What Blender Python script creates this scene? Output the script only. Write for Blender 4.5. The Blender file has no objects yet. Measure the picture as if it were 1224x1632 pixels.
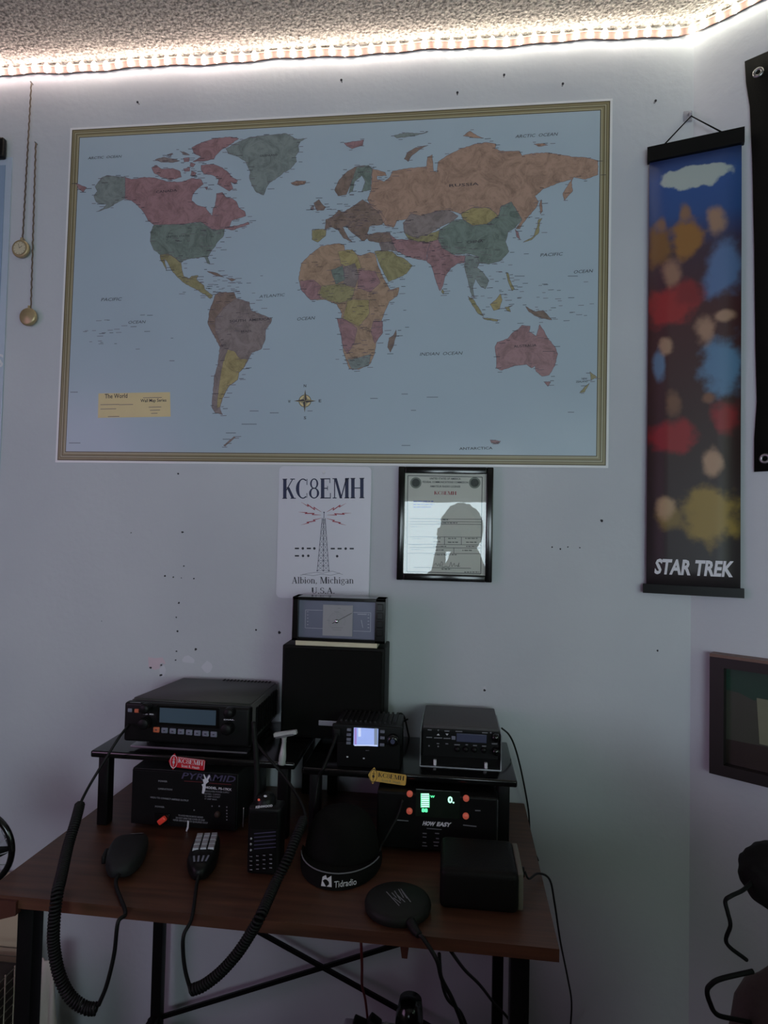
import bpy, bmesh, math, random
from mathutils import Vector, Matrix
from mathutils.geometry import tessellate_polygon
SC = bpy.context.scene
COL = SC.collection
PI = math.pi

# ------------------------------------------------------------------ camera
FPX = 1001.27                       # focal length in pixels of the 1224 x 1632 frame
CAM = Vector((0, -1.4, 1.325))
YAW, PITCH, ROLL = math.radians(6.145), math.radians(1.841), math.radians(1.223)
fw = Vector((-math.sin(YAW)*math.cos(PITCH), math.cos(YAW)*math.cos(PITCH), math.sin(PITCH)))
r0 = Vector((math.cos(YAW), math.sin(YAW), 0)); u0 = r0.cross(fw)
rt = r0*math.cos(ROLL) + u0*math.sin(ROLL); up = u0*math.cos(ROLL) - r0*math.sin(ROLL)
cam_d = bpy.data.cameras.new('camera'); cam = bpy.data.objects.new('camera', cam_d); COL.objects.link(cam)
cam.matrix_world = Matrix(((rt.x, up.x, -fw.x, CAM.x), (rt.y, up.y, -fw.y, CAM.y), (rt.z, up.z, -fw.z, CAM.z), (0, 0, 0, 1)))
cam_d.sensor_fit = 'VERTICAL'; cam_d.sensor_height = 36; cam_d.lens = 36*FPX/1632
cam_d.clip_start = 0.02
SC.camera = cam

# ------------------------------------------------------------------ light levels and exposure
SC.view_settings.view_transform = 'Standard'; SC.view_settings.look = 'None'
SC.view_settings.gamma = 1; SC.view_settings.exposure = 0.0
LED_STRENGTH = 33
WINDOW_BACK = (0.76, 0.92, 1.0, 10.5)       # daylight pane behind the photographer
FILL_SIDE = (0.72, 1.0, 0.80, 3.6)       # green fill from an invented, unseen window on the right
FILL_LEFT = (1.0, 0.60, 1.0, 2.2)       # lavender fill from an invented, unseen window on the left
wd = bpy.data.worlds.new('world'); SC.world = wd; wd.use_nodes = True
wd.node_tree.nodes['Background'].inputs[0].default_value = (0.05, 0.055, 0.07, 1)
wd.node_tree.nodes['Background'].inputs[1].default_value = 0.3

# ------------------------------------------------------------------ a pixel's ray met with a real plane
def ray(px, py): return fw + rt*((px-612)/FPX) + up*((816-py)/FPX)
def W(px, py, y): d = ray(px, py); return CAM + d*((y-CAM.y)/d.y)
def Zp(px, py, z): d = ray(px, py); return CAM + d*((z-CAM.z)/d.z)

# ------------------------------------------------------------------ materials
def lin(c):
    return tuple(((v/255)/12.92 if v/255 <= 0.04045 else ((v/255+0.055)/1.055)**2.4) for v in c)
def newmat(name):
    m = bpy.data.materials.new(name); m.use_nodes = True
    nt = m.node_tree; return m, nt, nt.nodes['Principled BSDF']
def mat(name, c, rough=0.5, metal=0.0, noise=0.08, scale=30.0, bump=0.0, bscale=200.0, emit=None, es=0, coat=0, spec=0.5):
    m, nt, b = newmat(name); n = nt.nodes; l = nt.links
    base = lin(c)
    tc = n.new('ShaderNodeTexCoord')
    if noise > 0:
        nz = n.new('ShaderNodeTexNoise'); nz.inputs['Scale'].default_value = scale; nz.inputs['Detail'].default_value = 4
        l.new(tc.outputs['Object'], nz.inputs['Vector'])
        mx = n.new('ShaderNodeMix'); mx.data_type = 'RGBA'
        mx.inputs[6].default_value = tuple(v*(1-noise) for v in base)+(1,)
        mx.inputs[7].default_value = tuple(min(1, v*(1+noise)) for v in base)+(1,)
        l.new(nz.outputs['Fac'], mx.inputs[0]); l.new(mx.outputs[2], b.inputs['Base Color'])
    else: b.inputs['Base Color'].default_value = base+(1,)
    b.inputs['Roughness'].default_value = rough; b.inputs['Metallic'].default_value = metal
    b.inputs['Specular IOR Level'].default_value = spec
    if coat: b.inputs['Coat Weight'].default_value = coat
    if bump > 0:
        bn = n.new('ShaderNodeTexNoise'); bn.inputs['Scale'].default_value = bscale; bn.inputs['Detail'].default_value = 3
        l.new(tc.outputs['Object'], bn.inputs['Vector'])
        bp = n.new('ShaderNodeBump'); bp.inputs['Strength'].default_value = bump; bp.inputs['Distance'].default_value = 0.002
        l.new(bn.outputs['Fac'], bp.inputs['Height']); l.new(bp.outputs['Normal'], b.inputs['Normal'])
    if emit:
        b.inputs['Emission Color'].default_value = tuple(emit)+(1,); b.inputs['Emission Strength'].default_value = es
    return m
def emis(name, c, s):
    m = bpy.data.materials.new(name); m.use_nodes = True; nt = m.node_tree; nt.nodes.clear()
    e = nt.nodes.new('ShaderNodeEmission'); e.inputs[0].default_value = tuple(c)+(1,); e.inputs[1].default_value = s
    o = nt.nodes.new('ShaderNodeOutputMaterial'); nt.links.new(e.outputs[0], o.inputs[0]); return m

def wall_mat():
    m, nt, b = newmat('wall_paint'); n = nt.nodes; l = nt.links
    tc = n.new('ShaderNodeTexCoord')
    a = n.new('ShaderNodeTexNoise'); a.inputs['Scale'].default_value = 2.2; a.inputs['Detail'].default_value = 5
    l.new(tc.outputs['Object'], a.inputs['Vector'])
    r = n.new('ShaderNodeValToRGB'); r.color_ramp.elements[0].position = 0.3; r.color_ramp.elements[1].position = 0.7
    r.color_ramp.elements[0].color = lin((182, 185, 194))+(1,); r.color_ramp.elements[1].color = lin((194, 197, 204))+(1,)
    l.new(a.outputs['Fac'], r.inputs[0]); l.new(r.outputs[0], b.inputs['Base Color'])
    b.inputs['Roughness'].default_value = 0.75
    f = n.new('ShaderNodeTexNoise'); f.inputs['Scale'].default_value = 55; f.inputs['Detail'].default_value = 5
    l.new(tc.outputs['Object'], f.inputs['Vector'])
    bp = n.new('ShaderNodeBump'); bp.inputs['Strength'].default_value = 0.25; bp.inputs['Distance'].default_value = 0.003
    l.new(f.outputs['Fac'], bp.inputs['Height']); l.new(bp.outputs['Normal'], b.inputs['Normal'])
    return m
def popcorn_mat():
    m, nt, b = newmat('popcorn_ceiling'); n = nt.nodes; l = nt.links
    tc = n.new('ShaderNodeTexCoord')
    v = n.new('ShaderNodeTexNoise'); v.inputs['Scale'].default_value = 130; v.inputs['Detail'].default_value = 3; v.inputs['Roughness'].default_value = 0.6
    w = n.new('ShaderNodeTexVoronoi'); w.inputs['Scale'].default_value = 150
    l.new(tc.outputs['Object'], v.inputs['Vector']); l.new(tc.outputs['Object'], w.inputs['Vector'])
    r = n.new('ShaderNodeValToRGB'); r.color_ramp.elements[0].position = 0.34; r.color_ramp.elements[1].position = 0.6
    r.color_ramp.elements[0].color = lin((104, 98, 94))+(1,); r.color_ramp.elements[1].color = lin((186, 178, 170))+(1,)
    l.new(v.outputs['Fac'], r.inputs[0]); l.new(r.outputs[0], b.inputs['Base Color'])
    s = n.new('ShaderNodeMath'); s.operation = 'SUBTRACT'; l.new(v.outputs['Fac'], s.inputs[0]); 
    s2 = n.new('ShaderNodeMath'); s2.operation = 'MULTIPLY'; s2.inputs[1].default_value = 0.6; l.new(w.outputs['Distance'], s2.inputs[0]); l.new(s2.outputs[0], s.inputs[1])
    bp = n.new('ShaderNodeBump'); bp.inputs['Strength'].default_value = 0.9; bp.inputs['Distance'].default_value = 0.006
    l.new(s.outputs[0], bp.inputs['Height']); l.new(bp.outputs['Normal'], b.inputs['Normal'])
    b.inputs['Roughness'].default_value = 0.9
    return m
def wood_mat():
    m, nt, b = newmat('reddish_wood'); n = nt.nodes; l = nt.links
    tc = n.new('ShaderNodeTexCoord'); mp = n.new('ShaderNodeMapping'); mp.inputs['Scale'].default_value = (2.5, 38, 38)
    a = n.new('ShaderNodeTexNoise'); a.inputs['Scale'].default_value = 2; a.inputs['Detail'].default_value = 6
    l.new(tc.outputs['Object'], mp.inputs[0]); l.new(mp.outputs[0], a.inputs['Vector'])
    r = n.new('ShaderNodeValToRGB'); r.color_ramp.elements[0].position = 0.25; r.color_ramp.elements[1].position = 0.8
    r.color_ramp.elements[0].color = lin((58, 35, 26))+(1,); r.color_ramp.elements[1].color = lin((98, 62, 44))+(1,)
    l.new(a.outputs['Fac'], r.inputs[0]); l.new(r.outputs[0], b.inputs['Base Color']); b.inputs['Roughness'].default_value = 0.45
    return m
def paper_bump_mat(name, c, rough, dist=0.01, sc=3.0, noise=0.04):
    m = mat(name, c, rough, noise=noise, scale=5)
    n = m.node_tree.nodes; l = m.node_tree.links; b = n['Principled BSDF']
    tc = n.new('ShaderNodeTexCoord'); a = n.new('ShaderNodeTexNoise'); a.inputs['Scale'].default_value = sc; a.inputs['Detail'].default_value = 1
    l.new(tc.outputs['Object'], a.inputs['Vector'])
    bp = n.new('ShaderNodeBump'); bp.inputs['Strength'].default_value = 1; bp.inputs['Distance'].default_value = dist
    l.new(a.outputs['Fac'], bp.inputs['Height']); l.new(bp.outputs['Normal'], b.inputs['Normal']); return m
def land(name, c):
    m, nt, b = newmat(name); n = nt.nodes; l = nt.links
    tc = n.new('ShaderNodeTexCoord')
    a = n.new('ShaderNodeTexNoise'); a.inputs['Scale'].default_value = 26; a.inputs['Detail'].default_value = 10; a.inputs['Roughness'].default_value = 0.8; a.inputs['Distortion'].default_value = 1.4
    l.new(tc.outputs['Object'], a.inputs['Vector'])
    r = n.new('ShaderNodeValToRGB'); r.color_ramp.elements[0].position = 0.36; r.color_ramp.elements[1].position = 0.56
    r.color_ramp.elements[0].color = tuple(v*0.55 for v in lin(c))+(1,); r.color_ramp.elements[1].color = lin(c)+(1,)
    l.new(a.outputs['Fac'], r.inputs[0]); l.new(r.outputs[0], b.inputs['Base Color']); b.inputs['Roughness'].default_value = 0.42
    return m

M = {}
M['wall'] = wall_mat(); M['ceiling'] = popcorn_mat(); M['wood'] = wood_mat()
M['wood_edge'] = mat('dark_wood_edge', (70, 36, 26), 0.5, noise=0.2, scale=20)
M['floor'] = mat('floor_carpet', (60, 54, 48), 0.95, noise=0.25, scale=60, bump=0.6, bscale=300)
M['panel'] = mat('dark_unseen_wall', (112, 98, 88), .7, noise=.2, scale=6)  # unseen walls made dark to cut the light they bounce back
M['trim'] = mat('white_trim_paint', (200, 200, 200), 0.5)
M['patch'] = mat('pinkish_filler', (204, 184, 196), 0.85, noise=0.1)
M['patch2'] = mat('pale_filler', (200, 200, 210), 0.85, noise=0.05)
M['hole'] = mat('wall_hole', (44, 43, 50), 0.95)
M['black'] = mat('black_plastic', (13, 13, 14), 0.42, noise=0.15, scale=60, spec=.2)
M['matte'] = mat('matte_black', (9, 9, 10), 0.7, noise=0.2, scale=50, spec=.15)
M['gloss'] = mat('gloss_black', (12, 12, 13), 0.16, noise=0.1)
M['grain'] = mat('textured_black_metal', (30, 30, 32), 0.5, noise=0.15, scale=90, bump=0.25, bscale=900, spec=.25)
M['gunmetal'] = mat('dark_grey_metal', (70, 68, 70), 0.5, noise=0.12, scale=90, bump=0.2, bscale=900, spec=.3)
M['razorchrome'] = mat('bright_chrome', (232, 234, 236), 0.22, 0.55, noise=0)
M['vinyl'] = mat('dark_brown_black_vinyl', (15, 14, 13), 0.55, noise=0.25, scale=14, bump=0.2, bscale=400, spec=.15)
M['tape'] = mat('pinkish_tape', (122, 96, 90), .7)
M['rubber'] = mat('black_rubber', (14, 14, 15), 0.55, noise=0.1, spec=.25)
M['chrome'] = mat('chrome', (220, 222, 226), 0.12, 1.0, noise=0)
M['steel'] = mat('brushed_steel', (150, 150, 154), 0.35, 1.0, noise=0.1)
M['greykey'] = mat('grey_key', (112, 114, 132), 0.5)
M['silverkey'] = mat('silver_key', (170, 170, 180), 0.35, 0.3)
M['orange'] = mat('orange_key', (196, 98, 66), 0.5)
M['lcd'] = mat('grey_blue_lcd', (74, 92, 106), 0.25, noise=0.04)
M['lcd2'] = mat('slate_lcd', (70, 74, 98), 0.25, noise=0.04)
M['white'] = mat('white_print', (214, 214, 222), 0.6, noise=0)
M['dimprint'] = mat('faded_white_print', (118, 118, 126), 0.6, noise=0)
M['purpleprint'] = mat('dark_violet_print', (66, 60, 92), 0.6, noise=0)
M['redprint'] = mat('dark_red_print', (96, 26, 30), 0.6, noise=0)
M['redsw'] = mat('red_rocker', (205, 44, 36), 0.35, emit=(1, .1, .06), es=0.10)
M['red'] = mat('red_enamel', (188, 22, 36), 0.35, noise=0.05)
M['yellow'] = mat('yellow_enamel', (214, 172, 84), 0.45, noise=0.08)
M['brownprint'] = mat('dark_brown_print', (52, 36, 26), 0.6, noise=0)
M['navy'] = mat('navy_print', (24, 34, 72), 0.5, noise=0)
M['darkprint'] = mat('dark_print', (34, 36, 52), 0.5, noise=0)
M['crimson'] = mat('crimson_print', (150, 24, 50), 0.5, noise=0)
M['bluetext'] = mat('blue_print', (60, 84, 190), 0.5, noise=0)
M['sign'] = mat('white_sign_plastic', (206, 206, 218), 0.32, noise=0.02)
M['paper'] = mat('paper', (206, 202, 200), 0.7, noise=0.04)
M['faint'] = mat('faint_print', (130, 130, 136), 0.6, noise=0)
M['seal'] = mat('seal_print', (60, 64, 66), 0.6, noise=0.5, scale=250)
M['sealring'] = mat('seal_ring', (120, 124, 120), 0.6)
M['brass'] = mat('brass', (170, 152, 118), 0.4, 0.45, noise=0.15, scale=60)
M['cream'] = mat('cream_metal', (206, 196, 170), 0.4, 0.2)
M['cord'] = mat('dark_chain_cord', (92, 78, 66), 0.6, noise=0.3, scale=300)
M['shade'] = mat('shade', (150, 150, 160), 0.6)
M['woodpanel'] = mat('beige_panel', (196, 176, 152), 0.7, noise=0.1, scale=4)
M['cloth'] = mat('off_white_cloth', (196, 188, 180), 0.9, noise=0.15, scale=12, bump=0.4, bscale=120)
M['beigeline'] = mat('pale_trim', (150, 140, 128), 0.6)
M['wire'] = mat('grey_wire', (140, 130, 116), 0.4, 0.5)
M['bluesheet'] = mat('blue_grey_sheet', (140, 160, 188), 0.35, noise=0.2, scale=4)
M['bluesheet2'] = mat('pale_blue_sheet', (178, 190, 208), 0.35, noise=0.15, scale=8)
M['blackcloth'] = mat('black_cloth', (13, 13, 12), 0.85, noise=0.2, scale=12, bump=0.3, bscale=500, spec=.15)
M['coat'] = mat('dark_brown_cloth', (50, 42, 38), 0.95, noise=0.35, scale=9, bump=0.6, bscale=80)
M['greenblob'] = mat('dark_green', (22, 54, 42), 0.5, noise=0.35, scale=14)
M['clear'] = None
def glass_mat():
    m, nt, b = newmat('clear_glass'); b.inputs['Base Color'].default_value = (1, 1, 1, 1)
    n = nt.nodes; l = nt.links
    gl = n.new('ShaderNodeBsdfGlossy'); gl.inputs['Roughness'].default_value = 0.0
    tr = n.new('ShaderNodeBsdfTransparent'); fr = n.new('ShaderNodeFresnel'); fr.inputs[0].default_value = 1.42
    tc = n.new('ShaderNodeTexCoord'); a = n.new('ShaderNodeTexNoise'); a.inputs['Scale'].default_value = 14
    l.new(tc.outputs['Object'], a.inputs['Vector'])
    bp = n.new('ShaderNodeBump'); bp.inputs['Strength'].default_value = 0.25; bp.inputs['Distance'].default_value = 0.0004
    l.new(a.outputs['Fac'], bp.inputs['Height']); l.new(bp.outputs['Normal'], gl.inputs['Normal'])
    mx = n.new('ShaderNodeMixShader'); l.new(fr.outputs[0], mx.inputs[0]); l.new(tr.outputs[0], mx.inputs[1]); l.new(gl.outputs[0], mx.inputs[2])
    n.remove(b); l.new(mx.outputs[0], n['Material Output'].inputs[0]); return m
M['clear'] = glass_mat()

# ------------------------------------------------------------------ mesh builder (world coordinates)
def V(*a): return Vector(a)
class MB:
    def __init__(s): s.v = []; s.f = []; s.m = []; s.mats = []; s.sm = []
    def mi(s, m):
        m = M[m] if isinstance(m, str) else m
        if m not in s.mats: s.mats.append(m)
        return s.mats.index(m)
    def add(s, vs, fs, m, smooth=False):
        o = len(s.v); s.v += [Vector(v) for v in vs]; i = s.mi(m)
        for f in fs: s.f.append([o+k for k in f]); s.m.append(i); s.sm.append(smooth)
        return s
    def bm(s, b, m, smooth=False, mtx=None):
        b.verts.ensure_lookup_table(); b.verts.index_update()
        s.add([(mtx @ v.co if mtx else v.co) for v in b.verts], [[v.index for v in f.verts] for f in b.faces], m, smooth); b.free(); return s
    def box(s, lo, hi, m, bev=0.0, seg=2, mtx=None):
        b = bmesh.new(); bmesh.ops.create_cube(b, size=1)
        lo = Vector(lo); hi = Vector(hi); c = (lo+hi)/2; d = hi-lo
        for v in b.verts: v.co = Vector((v.co.x*d.x+c.x, v.co.y*d.y+c.y, v.co.z*d.z+c.z))
        if bev > 0: bmesh.ops.bevel(b, geom=b.edges[:], offset=bev, segments=seg, affect='EDGES', profile=0.6)
        return s.bm(b, m, bev > 0.0015, mtx)
    def poly(s, pts, m):                     # flat polygon, any outline
        tri = tessellate_polygon([[Vector(p) for p in pts]])
        return s.add(pts, [list(t) for t in tri], m)
    def prism(s, pts, d, m):                 # outline swept along d
        d = Vector(d); n = len(pts); pts = [Vector(p) for p in pts]
        tri = [list(t) for t in tessellate_polygon([pts])]
        fs = tri + [[i+n for i in reversed(t)] for t in tri] + [[i, (i+1) % n, (i+1) % n+n, i+n] for i in range(n)]
        return s.add(pts+[p+d for p in pts], fs, m)
    def cyl(s, a, b, r1, m, r2=None, n=20, cap=True):
        a = Vector(a); b = Vector(b); r2 = r1 if r2 is None else r2
        z = (b-a).normalized(); x = z.orthogonal().normalized(); y = z.cross(x); vs = []
        for p, r in ((a, r1), (b, r2)):
            for i in range(n): t = 2*PI*i/n; vs.append(p+(x*math.cos(t)+y*math.sin(t))*r)
        s.add(vs, [[i, (i+1) % n, (i+1) % n+n, i+n] for i in range(n)], m, True)
        if cap: s.add(vs[:n], [list(range(n))], m); s.add(vs[n:], [list(range(n))], m)
        return s
    def lathe(s, o, axis, prof, m, n=28, sx=1.0):
        o = Vector(o); z = Vector(axis).normalized(); x = z.orthogonal().normalized(); y = z.cross(x); vs = []
        for r, h in prof:
            for i in range(n): t = 2*PI*i/n; vs.append(o+z*h+(x*math.cos(t)*sx+y*math.sin(t))*r)
        k = len(prof)
        fs = [[j*n+i, j*n+(i+1) % n, (j+1)*n+(i+1) % n, (j+1)*n+i] for j in range(k-1) for i in range(n)]
        return s.add(vs, fs, m, True)
    def tube(s, pts, r, m, n=8, smooth_path=True, k=8, cap=True):
        P = catmull(pts, k) if smooth_path else [Vector(p) for p in pts]
        R = r if isinstance(r, (list, tuple)) else None
        vs = []; nrm = None; L = len(P)
        for i, p in enumerate(P):
            t = (P[min(i+1, L-1)]-P[max(i-1, 0)]).normalized()
            if nrm is None: nrm = t.orthogonal().normalized()
            nrm = (nrm - t*nrm.dot(t)).normalized(); bn = t.cross(nrm)
            rr = r if R is None else R[0]+(R[1]-R[0])*i/(L-1)
            for j in range(n): a = 2*PI*j/n; vs.append(p+(nrm*math.cos(a)+bn*math.sin(a))*rr)
        fs = [[i*n+j, i*n+(j+1) % n, (i+1)*n+(j+1) % n, (i+1)*n+j] for i in range(L-1) for j in range(n)]
        if cap: fs += [list(range(n)), [(L-1)*n+j for j in range(n)]]
        return s.add(vs, fs, m, True)
    def bar(s, a, b, w, h, m, upv=(0, 0, 1)):
        a = Vector(a); b = Vector(b); z = (b-a).normalized(); x = z.cross(Vector(upv)).normalized(); y = x.cross(z)
        vs = [p+x*(w/2*i)+y*(h/2*j) for p in (a, b) for i, j in ((-1, -1), (1, -1), (1, 1), (-1, 1))]
        return s.add(vs, [[0, 1, 2, 3], [7, 6, 5, 4], [0, 4, 5, 1], [1, 5, 6, 2], [2, 6, 7, 3], [3, 7, 4, 0]], m)
    def line(s, a, b, w, m, nrm=(0, -1, 0)):      # flat stroke on a surface
        a = Vector(a); b = Vector(b); d = (b-a)
        if d.length < 1e-7: return s
        x = d.normalized().cross(Vector(nrm)).normalized()*(w/2)
        return s.add([a-x, a+x, b+x, b-x], [[0, 1, 2, 3]], m)
    def disc(s, c, rx, rz, m, n=20, rgt=(1, 0, 0), upv=(0, 0, 1)):
        c = Vector(c); R_ = Vector(rgt); U = Vector(upv)
        return s.add([c+R_*(rx*math.cos(2*PI*i/n))+U*(rz*math.sin(2*PI*i/n)) for i in range(n)], [list(range(n))], m)
    def build(s, name, parent=None, origin=(0, 0, 0)):
        me = bpy.data.meshes.new(name); o = Vector(origin)
        if parent is not None: o = root_loc(parent)
        me.from_pydata([v-o for v in s.v], [], s.f)
        for m in s.mats: me.materials.append(m)
        me.polygons.foreach_set('material_index', s.m); me.polygons.foreach_set('use_smooth', s.sm)
        me.update()
        bm = bmesh.new(); bm.from_mesh(me); bmesh.ops.recalc_face_normals(bm, faces=bm.faces); bm.to_mesh(me); bm.free()
        ob = bpy.data.objects.new(name, me); COL.objects.link(ob)
        if parent is not None: ob.parent = parent; ob['_o'] = 1; del ob['_o']
        else: ob.location = o
        return ob
def root_loc(o):
    v = Vector(o.location)
    while o.parent is not None: o = o.parent; v = v+Vector(o.location)
    return v
def catmull(pts, k=8):
    P = [Vector(p) for p in pts]
    if len(P) < 3: return P
    Q = [P[0]*2-P[1]]+P+[P[-1]*2-P[-2]]; out = []
    for i in range(1, len(Q)-2):
        for j in range(k):
            t = j/k; a, b, c, d = Q[i-1], Q[i], Q[i+1], Q[i+2]
            out.append(0.5*((2*b)+(c-a)*t+(2*a-5*b+4*c-d)*t*t+(3*b-a-3*c+d)*t*t*t))
    out.append(P[-1]); return out
def tag(o, label, cat, group=None):
    o['label'] = label; o['category'] = cat
    if group: o['group'] = group
    return o
def thing(name, label, cat, loc, group=None):
    o = bpy.data.objects.new(name, None); o.empty_display_size = 0.05; COL.objects.link(o); o.location = loc
    return tag(o, label, cat, group)
def struct(o): o['kind'] = 'structure'; return o

# ------------------------------------------------------------------ lettering
_tc = {}
def glyphs(txt, bold=0.0):
    key = (txt, bold)
    if key in _tc: return _tc[key]
    cu = bpy.data.curves.new('t', 'FONT'); cu.body = txt; cu.size = 1; cu.resolution_u = 2; cu.offset = bold
    ob = bpy.data.objects.new('t', cu); COL.objects.link(ob); bpy.context.view_layer.update()
    dg = bpy.context.evaluated_depsgraph_get(); ev = ob.evaluated_get(dg); me = ev.to_mesh()
    vs = [v.co.copy() for v in me.vertices]; fs = [list(p.vertices) for p in me.polygons]; ev.to_mesh_clear()
    bpy.data.objects.remove(ob); bpy.data.curves.remove(cu)
    x0 = min(v.x for v in vs); x1 = max(v.x for v in vs); y0 = 0; y1 = max(v.y for v in vs)
    _tc[key] = ([((v.x-x0)/(x1-x0), (v.y-y0)/(y1-y0)) for v in vs], fs); return _tc[key]
def text(mb, txt, a, b, h, m, slant=0.0, bold=0.0, nrm=(0, -1, 0)):
    """text on a surface from baseline point a to baseline point b, cap height h"""
    a = Vector(a); b = Vector(b); x = b-a; y = Vector(nrm).cross(x.normalized()).normalized()
    if y.z < 0: y = -y
    vs, fs = glyphs(txt, bold)
    mb.add([a + x*u + y*(v*h) + x.normalized()*(slant*v*h) for u, v in vs], fs, m)
def textpx(mb, txt, p0, p1, hpx, y, m, **k):
    a = W(p0[0], p0[1], y); b = W(p1[0], p1[1], y); d = (a-CAM).dot(fw)
    text(mb, txt, a, b, hpx*d/FPX, m, **k)
# a small serif alphabet drawn stroke by stroke on a unit-high grid
def arc(cx, cy, rx, ry, a0, a1, wt, wn, n=18):
    q = []
    for i in range(n):
        t0 = math.radians(a0+(a1-a0)*i/n); t1 = math.radians(a0+(a1-a0)*(i+1)/n); r = []
        for t in (t0, t1):
            w = wn+(wt-wn)*abs(math.cos(t))**1.5; c, s_ = math.cos(t), math.sin(t)
            r.append(((cx+(rx-w/2)*c, cy+(ry-wn/2)*s_), (cx+(rx+w/2)*c, cy+(ry+wn/2)*s_)))
        q.append([r[0][0], r[0][1], r[1][1], r[1][0]])
    return q
def vs_(x, y0, y1, w): return [[(x-w/2, y0), (x+w/2, y0), (x+w/2, y1), (x-w/2, y1)]]
def sf(x, y, w=.26): return [[(x-w/2, y), (x+w/2, y), (x+w/2, y+.045), (x-w/2, y+.045)]]
def dg(x0, y0, x1, y1, w): return [[(x0-w/2, y0), (x0+w/2, y0), (x1+w/2, y1), (x1-w/2, y1)]]
T_, N_ = .19, .055
SER = {
 'K': (.78, vs_(.17, 0, 1, T_)+sf(.17, 0)+sf(.17, .955)+dg(.24, .4, .62, 1, .06)+dg(.64, 0, .34, .58, .16)+sf(.64, 0, .3)+sf(.6, .955, .26)),
 'C': (.72, arc(.4, .5, .3, .475, 55, 305, T_, N_)+vs_(.62, .68, .98, .04)+vs_(.62, .04, .28, .03)),
 '8': (.6, arc(.3, .74, .18, .235, 0, 360, .1, N_)+arc(.3, .27, .22, .245, 0, 360, .13, N_)),
 'E': (.68, vs_(.17, 0, 1, T_)+sf(.17, 0)+[[(.17, 0), (.6, 0), (.6, .05), (.17, .05)], [(.17, .95), (.58, .95), (.58, 1), (.17, 1)], [(.2, .48), (.44, .48), (.44, .53), (.2, .53)]]+vs_(.6, 0, .27, .04)+vs_(.57, .76, 1, .04)+vs_(.44, .4, .62, .035)+sf(.17, .955)),
 'M': (.98, vs_(.15, 0, 1, .055)+vs_(.82, 0, 1, T_)+dg(.5, 0, .2, 1, .14)+dg(.5, 0, .8, 1, .06)+sf(.15, 0, .22)+sf(.82, 0)+sf(.14, .955, .22)+sf(.84, .955, .22)),
 'H': (.84, vs_(.17, 0, 1, T_)+vs_(.66, 0, 1, T_)+[[(.17, .48), (.66, .48), (.66, .53), (.17, .53)]]+sf(.17, 0)+sf(.17, .955)+sf(.66, 0)+sf(.66, .955)),
 'A': (.74, dg(.1, 0, .36, 1, .055)+dg(.6, 0, .36, 1, .15)+[[(.2, .33), (.5, .33), (.5, .38), (.2, .38)]]+sf(.1, 0, .2)+sf(.6, 0, .26)),
 'U': (.76, vs_(.17, .3, 1, T_)+vs_(.6, .3, 1, .06)+arc(.385, .3, .215, .28, 180, 360, .1, N_)+sf(.17, .955)+sf(.6, .955, .22)),
 'S': (.56, arc(.29, .74, .18, .235, 30, 270, .11, N_)+arc(.29, .26, .19, .235, -150, 90, .12, N_)+vs_(.46, .7, .95, .035)+vs_(.08, .05, .3, .035)),
 'l': (.3, vs_(.15, 0, 1, .12)+sf(.15, 0, .24)+sf(.1, .955, .14)),
 'b': (.56, vs_(.13, 0, 1, .12)+sf(.08, .955, .14)+arc(.3, .34, .17, .31, 0, 360, .11, N_)),
 'i': (.3, vs_(.15, 0, .66, .12)+sf(.15, 0, .24)+sf(.1, .62, .14)+arc(.14, .87, .04, .04, 0, 360, .07, .07)),
 'o': (.54, arc(.27, .34, .18, .31, 0, 360, .12, N_)),
 'n': (.6, vs_(.14, 0, .66, .12)+vs_(.44, 0, .5, .12)+arc(.29, .46, .15, .18, 0, 150, .11, N_)+sf(.14, 0, .24)+sf(.44, 0, .22)+sf(.08, .62, .14)),
 'h': (.6, vs_(.14, 0, 1, .12)+vs_(.44, 0, .5, .12)+arc(.29, .46, .15, .18, 0, 150, .11, N_)+sf(.14, 0, .24)+sf(.44, 0, .22)+sf(.08, .955, .14)),
 'c': (.5, arc(.28, .34, .18, .31, 50, 310, .12, N_)+arc(.4, .54, .035, .035, 0, 360, .06, .06)),
 'g': (.54, arc(.26, .44, .15, .2, 0, 360, .1, N_)+arc(.26, -.08, .19, .16, 0, 360, .08, N_)+dg(.14, .06, .18, .26, .07)+[[(.36, .56), (.5, .56), (.5, .62), (.36, .62)]]),
 'a': (.52, arc(.22, .18, .14, .16, 0, 360, .1, N_)+vs_(.38, 0, .5, .12)+arc(.24, .5, .15, .15, 0, 165, .09, N_)+sf(.43, 0, .12)),
 ',': (.26, arc(.12, .05, .04, .04, 0, 360, .07, .07)+dg(.06, -.18, .15, .04, .04)),
 '.': (.26, arc(.12, .05, .04, .04, 0, 360, .07, .07)), ' ': (.3, [])}
def serif(mb, txt, a, b, h, m, nrm=(0, -1, 0)):
    a = Vector(a); b = Vector(b); tot = sum(SER[c][0] for c in txt); x = (b-a)/tot; y = Vector(nrm).cross(x.normalized()).normalized()*h
    if y.z < 0: y = -y
    cx = 0
    for c in txt:
        w, qs = SER[c]
        for q in qs: mb.add([a+x*(cx+px)+y*py for px, py in q], [[0, 1, 2, 3]], m)
        cx += w
def serifpx(mb, txt, p0, p1, hpx, y, m):
    a = W(p0[0], p0[1], y); b = W(p1[0], p1[1], y); d = (a-CAM).dot(fw); serif(mb, txt, a, b, hpx*d/FPX, m)
def linepx(mb, p0, p1, wpx, y, m):
    a = W(p0[0], p0[1], y); b = W(p1[0], p1[1], y); mb.line(a, b, wpx*(a-CAM).dot(fw)/FPX, m)
def rectpx(mb, x0, y0, x1, y1, y, m):
    mb.poly([W(x0, y0, y), W(x1, y0, y), W(x1, y1, y), W(x0, y1, y)], m)

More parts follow.
